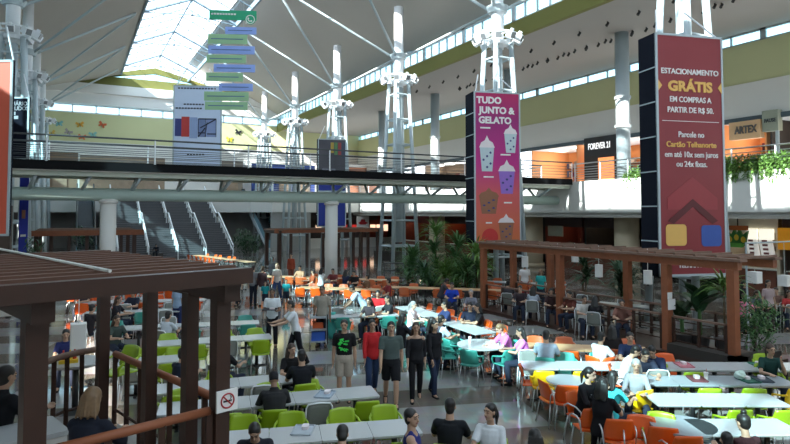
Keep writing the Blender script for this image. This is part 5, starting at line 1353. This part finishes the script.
def mk_poses():
    P = {}
    SITL = [((1, -.16, -.04), (-.08, 0, -1), (1, -.1, 0)), ((1, .16, -.04), (-.16, 0, -1), (1, .1, 0))]
    TABLE = ((.62, .25, -.75), (.95, -.45, .10), (.9, -.4, -.15))
    LAP = ((.35, .15, -.9), (.85, -.35, -.30), (.9, -.3, -.3))
    CHIN = ((.65, .20, -.70), (.35, -.30, .80), (.2, -.3, .9))
    WALK_A = [((.42, -.02, -1), (-.02, 0, -1), (1, -.05, .18)), ((-.26, .02, -1), (-.60, .0, -1), (1, .05, -.45))]
    WALK_B = [((-.20, -.02, -1), (-.50, 0, -1), (1, -.05, -.4)), ((.36, .02, -1), (.0, .0, -1), (1, .05, .12))]
    for f in (False, True):
        g = '_f' if f else ''
        P['stand'+g] = dict(hip=.93, legs=ST_LEG, arms=[ARM_DN, ARM_DN])
        P['walk'+g] = dict(hip=.905, lean=3, legs=WALK_A if not f else WALK_B, arms=[((-.30, .14, -1), (.15, .05, -1), (.2, 0, -1)), ((.28, .14, -1), (.55, .02, -1), (.5, 0, -1))])
        P['carry'+g] = dict(hip=.93, legs=ST_LEG, arms=[((.12, .18, -1), (1, -.1, .02), (1, -.1, 0))]*2)
        P['push'+g] = dict(hip=.91, lean=14, legs=WALK_B, arms=[((.75, .12, -.7), (1, -.05, -.18), (1, 0, -.1))]*2)
        P['bend'+g] = dict(hip=.92, lean=38, legs=ST_LEG, arms=[((.55, .05, -.8), (.75, -.1, -.65), (.9, 0, -.4))]*2, nod=5)
        P['sit'+g] = dict(hip=.55, lean=6, legs=SITL, arms=[TABLE, TABLE], y0=-.06, nod=8)
        P['sit_talk'+g] = dict(hip=.55, lean=-4, legs=SITL, arms=[LAP, TABLE], y0=-.06, turn=30)
        P['sit_eat'+g] = dict(hip=.55, lean=22, legs=SITL, arms=[TABLE, TABLE], y0=-.06, nod=22)
        P['sit_chin'+g] = dict(hip=.55, lean=14, legs=SITL, arms=[CHIN, TABLE], y0=-.06, turn=-18)
    return {k: Pose(k, female=k.endswith('_f'), **v) for k, v in P.items()}
POSES = mk_poses()
HAIRM = {'black': mat('hair_black', (.012, .010, .009), .45, scale=40), 'brown': mat('hair_brown', (.045, .024, .014), .45, scale=40), 'light': mat('hair_light_brown', (.20, .12, .06), .45, var=.3, scale=30), 'grey': mat('hair_grey', (.3, .29, .28), .5, scale=30)}
def cloth(c):
    return mat('cloth_%02x%02x%02x' % tuple(c), rgb(c), .85, var=.12, scale=18, spec=.25)
def person(pose, loc, hd, label, skin=1, hair=('hair_short', 'black'), top=('t_shirt', (30, 30, 34)), bottom=('trousers', (30, 34, 48)), shoes=(30, 28, 28), group=None, k=1.0, world=None):
    p = POSES[pose]
    e = empty('person', loc, heading(hd) if world is None else world, label, 'person', group)
    e.scale = (k, k, k)
    def put(name, me, m):
        o = link(name, me, e); o.material_slots[0].link = 'OBJECT'; o.material_slots[0].material = m
        return o
    put('body', p.body(), SKIN[skin])
    if hair: put(hair[0] if hair[0] in ('beanie',) else 'hair', p.part(hair[0]), HAIRM[hair[1]] if isinstance(hair[1], str) else cloth(hair[1]))
    put(top[0], p.part(top[0]), cloth(top[1]))
    put(bottom[0], p.part(bottom[0]), cloth(bottom[1]))
    for me in p.part('shoe'): put('shoe', me, cloth(shoes))
    return e
# walking and standing
G0 = lambda px, py: U(px, py, 0)
person('stand', G0(344, 401), 182, 'standing man in black T-shirt with a green print and pale shorts', 1, top=('t_shirt', (26, 26, 28)), bottom=('shorts', (176, 164, 150)))
person('walk_f', G0(372, 394), 170, 'walking woman in a red long sleeved top and jeans', 1, ('hair_tied', 'black'), ('long_sleeve_top', (196, 44, 48)), ('trousers', (52, 70, 104)), (40, 36, 40), k=.97)
person('walk', G0(391, 406), 176, 'walking man in a grey green T-shirt and black shorts', 1, top=('t_shirt', (78, 90, 88)), bottom=('shorts', (26, 26, 30)), shoes=(60, 50, 46), k=1.03)
person('walk_f', G0(416, 400), 178, 'walking woman in a black off-shoulder top and black leggings', 1, ('hair_long', 'brown'), ('off_shoulder_top', (30, 30, 34)), ('leggings', (22, 22, 26)), k=.98)
person('walk_f', G0(434, 395), 150, 'striding woman in dark jeans half behind the off-shoulder walker', 1, ('hair_long', 'black'), ('long_sleeve_top', (28, 28, 32)), ('trousers', (34, 44, 66)), k=.97)
# green print on the T-shirt
def shirt_print():
    p = G0(344, 401); h = heading(182); f = Vector((-sin(h), cos(h), 0)); r = Vector((cos(h), sin(h), 0))
    mp = mat('print_neon', rgb((66, 220, 90)), .7, var=.1)
    e = [o for o in COL.objects if o.get('label', '').startswith('standing man in black T-shirt with')][0]
    sh = [c for c in e.children if c.name.startswith('t_shirt')][0]
    R = random.Random(3); mb = MB()
    for i in range(13):
        x, z = R.uniform(-.085, .085), R.uniform(1.07, 1.36)
        if i % 3 == 0: mb.rrect(.09, .03, .01, 0, .02, Matrix.Translation((x, .146, z)) @ Matrix.Rotation(R.uniform(-.6, .6), 4, 'Y') @ Matrix.Rotation(pi/2, 4, 'X'))
        else: mb.tube([(x, .142, z), (x+.03, .146, z+.03), (x+.01, .146, z+.06), (x-.03, .142, z+.03)], .011, 6)
    mb.build('shirt_print', mp, sh)
shirt_print()
person('push', G0(296, 364), 250, 'waiter in a white shirt reaching out over the low table', 1, top=('t_shirt', (214, 218, 222)), bottom=('trousers', (26, 26, 32)))
person('carry', G0(272, 346), 180, 'waiter in a white shirt carrying a black tray', 2, top=('t_shirt', (214, 218, 222)), bottom=('trousers', (24, 24, 30)))
p = G0(272, 346); h = heading(180); e = tray(p+Vector((-sin(h), cos(h), 0))*.40+Vector((0, 0, 1.15)), h, (24, 24, 28), 'black tray held by the waiter in white', None)
person('stand', G0(322, 346), 185, 'bearded man in a beige grey shirt behind the trolley', 2, top=('t_shirt', (150, 142, 130)), bottom=('trousers', (30, 32, 40)), k=1.05)
person('bend', G0(364, 333), 262, 'cleaner in a pale blue shirt bending over the table', 2, top=('t_shirt', (176, 190, 204)), bottom=('trousers', (170, 156, 130)), k=1.02)
FARP = [('stand', 253, 305, 20, 'far man in a grey shirt seen from behind on the aisle', 1, ('hair_short', 'black'), ('t_shirt', (120, 120, 122)), ('trousers', (30, 34, 48))),
 ('stand_f', 262, 306, 10, 'far woman in a dark top and white trousers on the aisle', 1, ('hair_tied', 'brown'), ('long_sleeve_top', (66, 46, 48)), ('trousers', (200, 198, 194))),
 ('walk', 237, 305, 200, 'far man in black by the edge of the near pergola roof', 1, ('hair_short', 'black'), ('t_shirt', (30, 30, 34)), ('trousers', (26, 28, 34))),
 ('walk_f', 277, 300, 195, 'far woman in a pale top and jeans walking the aisle', 0, ('hair_long', 'light'), ('t_shirt', (200, 190, 180)), ('trousers', (54, 72, 110))),
 ('stand_f', 272, 290, 30, 'far woman in black before the far pergola', 1, ('hair_long', 'black'), ('long_sleeve_top', (30, 26, 30)), ('trousers', (30, 30, 36))),
 ('stand_f', 291, 284, 190, 'far woman in a red brown dress like top by the far pergola', 1, ('hair_tied', 'black'), ('long_sleeve_top', (150, 66, 44)), ('leggings', (120, 60, 44)))]
for ps, px, py, hd, lb, sk, hr, tp, bt in FARP: person(ps, G0(px, py), hd, lb, sk, hr, tp, bt)
for px, py, lb in ((265, 310, 'child in a teal top by the woman in white trousers'), (286, 307, 'child in a teal top beside the woman in jeans')):
    person('stand', G0(px, py), 175, lb, 1, ('hair_short', 'black'), ('t_shirt', (30, 130, 134)), ('shorts', (30, 36, 50)), k=.68)
person('stand', G0(525, 301), 175, 'waiter in a white shirt with a red apron beyond the pergola', 1, ('hair_short', 'black'), ('t_shirt', (214, 208, 206)), ('trousers', (150, 36, 42)))
person('stand_f', G0(541, 308), 200, 'woman in a turquoise top behind the pergola railing', 1, ('hair_long', 'light'), ('t_shirt', (60, 190, 186)), ('trousers', (60, 66, 80)), k=.95)
person('stand', UY(744, 290, 12.4)*1.0-Vector((0, 0, UY(744, 290, 12.4).z)), 140, 'person in black standing at the bright food counter', 1, ('hair_long', 'black'), ('jacket', (22, 22, 26)), ('trousers', (24, 24, 30)))
person('stand_f', UX(768, 280, 21.0)-Vector((0, 0, UX(768, 280, 21.0).z)), 180, 'counter clerk in pale clothes under the menu boards', 1, ('hair_tied', 'black'), ('t_shirt', (180, 160, 160)), ('trousers', (60, 50, 50)))
# on the stairs
pst = UY(157, 246, ST_Y+1.0)
person('sit_eat', (UY(157, 240, 57.3).x, 57.25, 0.0), 180, 'person in dark clothes sitting low by the stairs', 2, ('hair_short', 'black'), ('long_sleeve_top', (36, 36, 44)), ('trousers', (36, 38, 48)))
mb = MB(); mb.box(-.5, .5, -.22, .22, 0, .45); o = mb.build('bench', M_POT); o.location = (UY(157, 240, 57.3).x, 57.2, 0); tag(o, 'low dark bench under the person sitting by the stairs', 'bench')
# seated: key of the seat, look
def sit(key, pose, label, skin=1, hair=('hair_short', 'black'), top=('t_shirt', (40, 40, 46)), bottom=('trousers', (40, 46, 62)), k=1.0, ch=None, group=None):
    q, rz = SEAT[key]
    f = Vector((-sin(rz), cos(rz), 0))
    return person(pose, q+f*.06, 0, label, skin, hair, top, bottom, k=k, world=rz, group=group)
sit(('B', 'near', 2), 'sit_eat', 'diner in a black jacket and beanie seen from behind at the second row', 2, ('beanie', (34, 34, 38)), ('jacket', (40, 40, 42)))
sit(('C', 'near', 3), 'sit', 'man in black seen from behind at the third row', 1, top=('t_shirt', (24, 26, 32)), k=1.04)
sit(('C', 'far', 3), 'sit_chin_f', 'long haired woman in black facing the viewer with an arm raised', 1, ('hair_long', 'brown'), ('t_shirt', (26, 24, 26)), k=1.0)
def short(t):
    w = t.split()[:16]
    while w[-1].strip(',') in ('the', 'a', 'an', 'of', 'in', 'on', 'by', 'at', 'with', 'to', 'from', 'and', 'next', 'behind', 'beside', 'past', 'under', 'before', 'over', 'one', 'among', 'between'): w.pop()
    return ' '.join(w)
def place(px, py, pose, hd, label, skin=1, hair=('hair_short', 'black'), top=('t_shirt', (40, 40, 46)), bottom=('trousers', (40, 46, 62)), k=1.0, c=None, hh=1.31, z=0.0, cl=None, group=None):
    """a seated figure whose crown shows at the photo point; brings its own chair"""
    p = U(px, py, z+hh*k); p.z = z; h = heading(hd); f = Vector((-sin(h), cos(h), 0))
    p = p-f*.02
    if c: chair(c, p-f*.06, h, short(cl or CN[c]+' under the '+label))
    return person(pose, p, hd, label, skin, hair, top, bottom, k=k, group=group)
place(256, 426, 'sit_eat', 172, 'man facing the viewer with head bowed at the picture base', 1, top=('long_sleeve_top', (34, 36, 44)), c='g', hh=1.16)
place(341, 440, 'sit_eat', 0, 'dark haired diner whose crown just shows under the front row', 1, c='g', hh=1.16)
place(420, 411, 'sit_talk', 95, 'man in a blue tank top turned sideways to the table', 1, top=('tank_top', (44, 48, 110)), bottom=('shorts', (50, 50, 60)), c='g', k=1.03)
place(450, 400, 'sit', 12, 'man in black seen from behind on a lime green chair', 1, top=('t_shirt', (26, 28, 32)), c='g', k=1.02)
place(489, 408, 'sit_talk_f', 200, 'woman in a white T-shirt with tied dark hair', 1, ('hair_tied', 'black'), ('t_shirt', (206, 210, 214)), c='g', k=1.0)
place(535, 431, 'sit_f', 5, 'dark haired diner at the picture base in front of the orange chairs', 1, ('hair_long', 'black'), ('t_shirt', (40, 36, 40)), c='o', k=1.0)
place(586, 367, 'sit_chin_f', 150, 'pale faced woman in black resting her cheek by the small round table', 0, ('hair_tied', 'black'), ('long_sleeve_top', (24, 22, 26)), ('leggings', (24, 22, 28)), c='o', k=1.0)
place(603, 379, 'sit_f', 40, 'woman with long black hair reaching across the table', 1, ('hair_long', 'black'), ('t_shirt', (22, 20, 24)), ('leggings', (22, 22, 26)), k=1.02)
place(613, 372, 'sit_f', 60, 'person in a turquoise top behind the long haired woman in black', 1, ('hair_long', 'black'), ('t_shirt', (70, 200, 206)), c='m', k=.96)
place(636, 360, 'sit_f', 200, 'grey haired person in a pale grey jumper facing the grey row', 1, ('hair_long', 'grey'), ('long_sleeve_top', (150, 150, 154)), c='m', k=.98)
place(625, 350, 'sit_eat', 110, 'man in a white T-shirt leaning over the table by the deck', 1, top=('t_shirt', (206, 206, 206)), c='o', hh=1.16)
place(642, 352, 'sit_eat', 185, 'diner bowed over the white row next to the red cups', 1, ('hair_short', 'black'), ('t_shirt', (40, 44, 60)), c='g', hh=1.16)
place(654, 349, 'sit_eat', 215, 'diner in navy bent low beside the pergola post', 1, ('hair_short', 'black'), ('long_sleeve_top', (34, 40, 66)), c='g', hh=1.16)
place(601, 333, 'sit', 60, 'diner in a white shirt in front of the pergola railing', 1, ('hair_short', 'black'), ('t_shirt', (206, 208, 212)), c='o')
place(612, 326, 'sit_f', 20, 'dark clothed diner with a black head by the pergola railing', 1, ('hair_long', 'black'), ('jacket', (32, 28, 30)), c='b')
place(630, 333, 'sit', 190, 'diner in dark blue against the railing uprights', 1, ('hair_short', 'black'), ('t_shirt', (40, 56, 90)), c='b')
place(769, 348, 'sit_chin_f', 195, 'woman resting her head on one hand at the white row', 1, ('hair_tied', 'brown'), ('t_shirt', (30, 60, 56)), c='g', hh=1.22)
place(744, 416, 'sit_f', -12, 'diner with a dark hair bun seen from behind', 1, ('hair_bun', 'black'), ('t_shirt', (60, 34, 36)), c='m', k=1.0)
place(727, 434, 'sit', 10, 'dark head beside the diner with the hair bun', 1, ('hair_short', 'black'), ('t_shirt', (40, 30, 30)), c='o', k=.9)
place(507, 328, 'sit_eat_f', 250, 'fair haired diner in a pink top at the big round table', 0, ('hair_tied', 'light'), ('t_shirt', (214, 120, 200)), c='t', hh=1.16)
place(521, 328, 'sit_f', 275, 'dark haired diner in a bright pink top at the big round table', 1, ('hair_long', 'black'), ('t_shirt', (224, 130, 214)), c='m')
place(546, 331, 'sit', 20, 'broad man in a pale grey shirt seen from behind', 1, ('hair_short', 'black'), ('t_shirt', (160, 170, 184)), c='t', k=1.03)
place(403, 314, 'sit_f', 60, 'dark haired diner at the hall end of the sunlit row', 1, ('hair_long', 'black'), ('jacket', (28, 26, 30)), k=1)
place(413, 302, 'sit_f', 120, 'white haired diner in a pale pink top in the sunlight', 0, ('hair_tied', 'grey'), ('t_shirt', (226, 206, 206)))
place(432, 318, 'sit_f', 70, 'dark haired diner next to the man in pale blue at the sunlit row', 1, ('hair_long', 'black'), ('t_shirt', (34, 34, 38)))
place(441, 316, 'sit', 60, 'man in a pale blue shirt at the sunlit row', 1, ('hair_short', 'black'), ('t_shirt', (190, 200, 214)))
place(445, 302, 'sit', 250, 'diner in dark blue behind the orange chairs', 1, ('hair_short', 'black'), ('t_shirt', (44, 54, 90)), c='o')
place(470, 303, 'sit', 200, 'man in navy before the corner post of the pergola', 1, ('hair_short', 'black'), ('t_shirt', (34, 38, 56)), c='o')
place(478, 304, 'sit_f', 260, 'dark haired diner by the man in navy at the corner post', 1, ('hair_long', 'black'), ('t_shirt', (30, 28, 32)), c='o')
place(452, 283, 'sit', 190, 'diner in royal blue at the tan row before the thicket', 1, ('hair_short', 'black'), ('t_shirt', (34, 64, 170)))
place(442, 281, 'sit_eat', 90, 'diner leaning on the tan row beside the diner in royal blue', 2, ('hair_short', 'black'), ('t_shirt', (60, 56, 60)), hh=1.16)
place(471, 290, 'sit_f', 200, 'grey haired diner in front of the corner post', 0, ('hair_tied', 'grey'), ('t_shirt', (120, 120, 130)), c='b')
place(378, 291, 'sit', 190, 'diner in a bright red shirt behind the bending cleaner', 1, ('hair_short', 'black'), ('t_shirt', (196, 40, 44)), c='b')
place(369, 298, 'sit_f', 200, 'dark haired diner between the cleaner and the red shirt', 1, ('hair_long', 'black'), ('t_shirt', (60, 50, 54)), c='b')
place(388, 296, 'sit_f', 240, 'dark clothed diner beside the diner in a bright red shirt', 1, ('hair_long', 'black'), ('t_shirt', (40, 40, 44)), c='b')
for px, py, lb, c in ((322, 268, 'far diner in white under the footbridge column', (210, 206, 204)), (333, 269, 'far diner in maroon beside the footbridge column', (110, 50, 50)), (346, 270, 'far diner in navy past the footbridge column', (40, 46, 70)), (354, 271, 'far diner in black past the footbridge column, farther along', (30, 28, 30)), (365, 275, 'far diner in brown by the tan row', (110, 80, 60)), (300, 266, 'far diner in tan between the aisle and the footbridge column', (170, 130, 100)), (311, 270, 'far diner in rust before the far pergola', (160, 80, 50)), (386, 279, 'far diner in dark red below the planter shelf', (120, 40, 44))):
    place(px, py, ('sit', 'sit_f', 'sit_talk')[px % 3], (200, 30, 250)[px % 3], lb, 1, ('hair_short' if px % 3 != 1 else 'hair_long', 'black'), ('t_shirt', c))
# behind the pergola railing
PB = [(508, 281, 20, (70, 66, 70), 'diner in dark grey behind the railing, by the corner post'), (533, 287, 20, (176, 184, 198), 'diner in pale blue seen through the pergola railing'), (520, 286, 200, (54, 44, 48), 'dark clothed diner next to the one in pale blue behind the railing'), (551, 289, 190, (60, 40, 40), 'dark brown clothed diner behind the middle pergola post'), (570, 292, 240, (110, 60, 50), 'diner in rust red past the middle pergola post'), (584, 296, 180, (190, 186, 180), 'diner in white at the back of the deck'), (595, 297, 30, (34, 32, 36), 'black haired diner seen from behind at the back of the deck'), (622, 300, 200, (130, 90, 80), 'diner in muted rose behind the railing before the notices')]
for px, py, hd, c, lb in PB: place(px, py, ('sit', 'sit_f')[px % 2], hd, lb, 1, ('hair_short' if px % 2 == 0 else 'hair_long', 'black'), ('t_shirt', c), c='m', cl='grey mesh chair under the '+lb)
XP = [(744, 294, 200, (226, 130, 160), 'diner in a pink top past the pergola corner post'), (757, 291, 160, (90, 96, 110), 'diner in grey beside the pink top'), (767, 289, 190, (80, 170, 110), 'diner in green under the outer white lamp'), (776, 288, 230, (120, 90, 80), 'diner in brown next to the diner in green'), (789, 291, 200, (180, 60, 60), 'diner in red at the very edge under the lamp')]
for px, py, hd, c, lb in XP: place(px, py, ('sit', 'sit_f')[px % 2], hd, lb, 1, ('hair_short' if px % 2 == 0 else 'hair_long', 'brown'), ('t_shirt', c), c='m', cl='grey mesh chair under the '+lb)
# terrace
place(92, 390, 'sit_f', 6, 'fair haired woman in dark navy seen from behind on the terrace', 1, ('hair_bob', 'light'), ('jacket', (30, 34, 46)), ('trousers', (30, 34, 46)), c='m', cl='grey mesh chair of the fair haired woman on the terrace', z=TZ)
place(5, 368, 'sit', 25, 'dark clothed diner at the terrace edge', 1, ('hair_short', 'black'), ('jacket', (24, 24, 28)), c='t', cl='dark teal chair of the diner at the terrace edge', z=TZ)
# diners among the rows behind the near pergola
LP = [(84, 286, 180, (70, 60, 66), 'dark haired diner facing the viewer by the lamp cord'), (118, 297, 90, (34, 32, 38), 'diner in black behind the rear pergola post'), (117, 316, 130, (60, 70, 66), 'fair haired diner in dark green by the curved handrail'), (133, 290, 190, (40, 44, 60), 'diner in navy before the orange chairs'), (147, 287, 200, (200, 200, 204), 'diner in white among the orange chairs'), (168, 312, 20, (190, 196, 204), 'diner in a pale shirt with back to the viewer between the posts'), (178, 283, 20, (150, 170, 196), 'woman in pale blue standing tall among the orange chairs'), (182, 349, 20, (30, 36, 50), 'diner in navy with back turned behind the post with the notice'), (110, 284, 200, (206, 206, 206), 'diner in a white shirt beside the lamp cord'), (92, 305, 30, (44, 40, 44), 'diner in charcoal between the lamp and the rear post'), (226, 341, 30, (30, 30, 34), 'dark clothed diner next to the front pergola post'), (66, 330, 150, (40, 44, 90), 'diner in blue beyond the round terrace table')]
for i, (px, py, hd, c, lb) in enumerate(LP):
    hr = ('hair_long', 'brown') if i in (1, 2, 6) else ('hair_short', 'black')
    if 'standing' in lb: 
        p = U(px, py, 1.66); p.z = 0; person('stand_f', p, hd, lb, 1, hr, ('t_shirt', c), ('trousers', (40, 50, 90)))
    else: place(px, py, ('sit', 'sit_f', 'sit_f')[i % 3], hd, lb, 1, hr, ('t_shirt', c), c='m' if py > 290 else 'o', cl=('grey mesh chair' if py > 290 else 'orange plastic chair')+' under the '+lb)
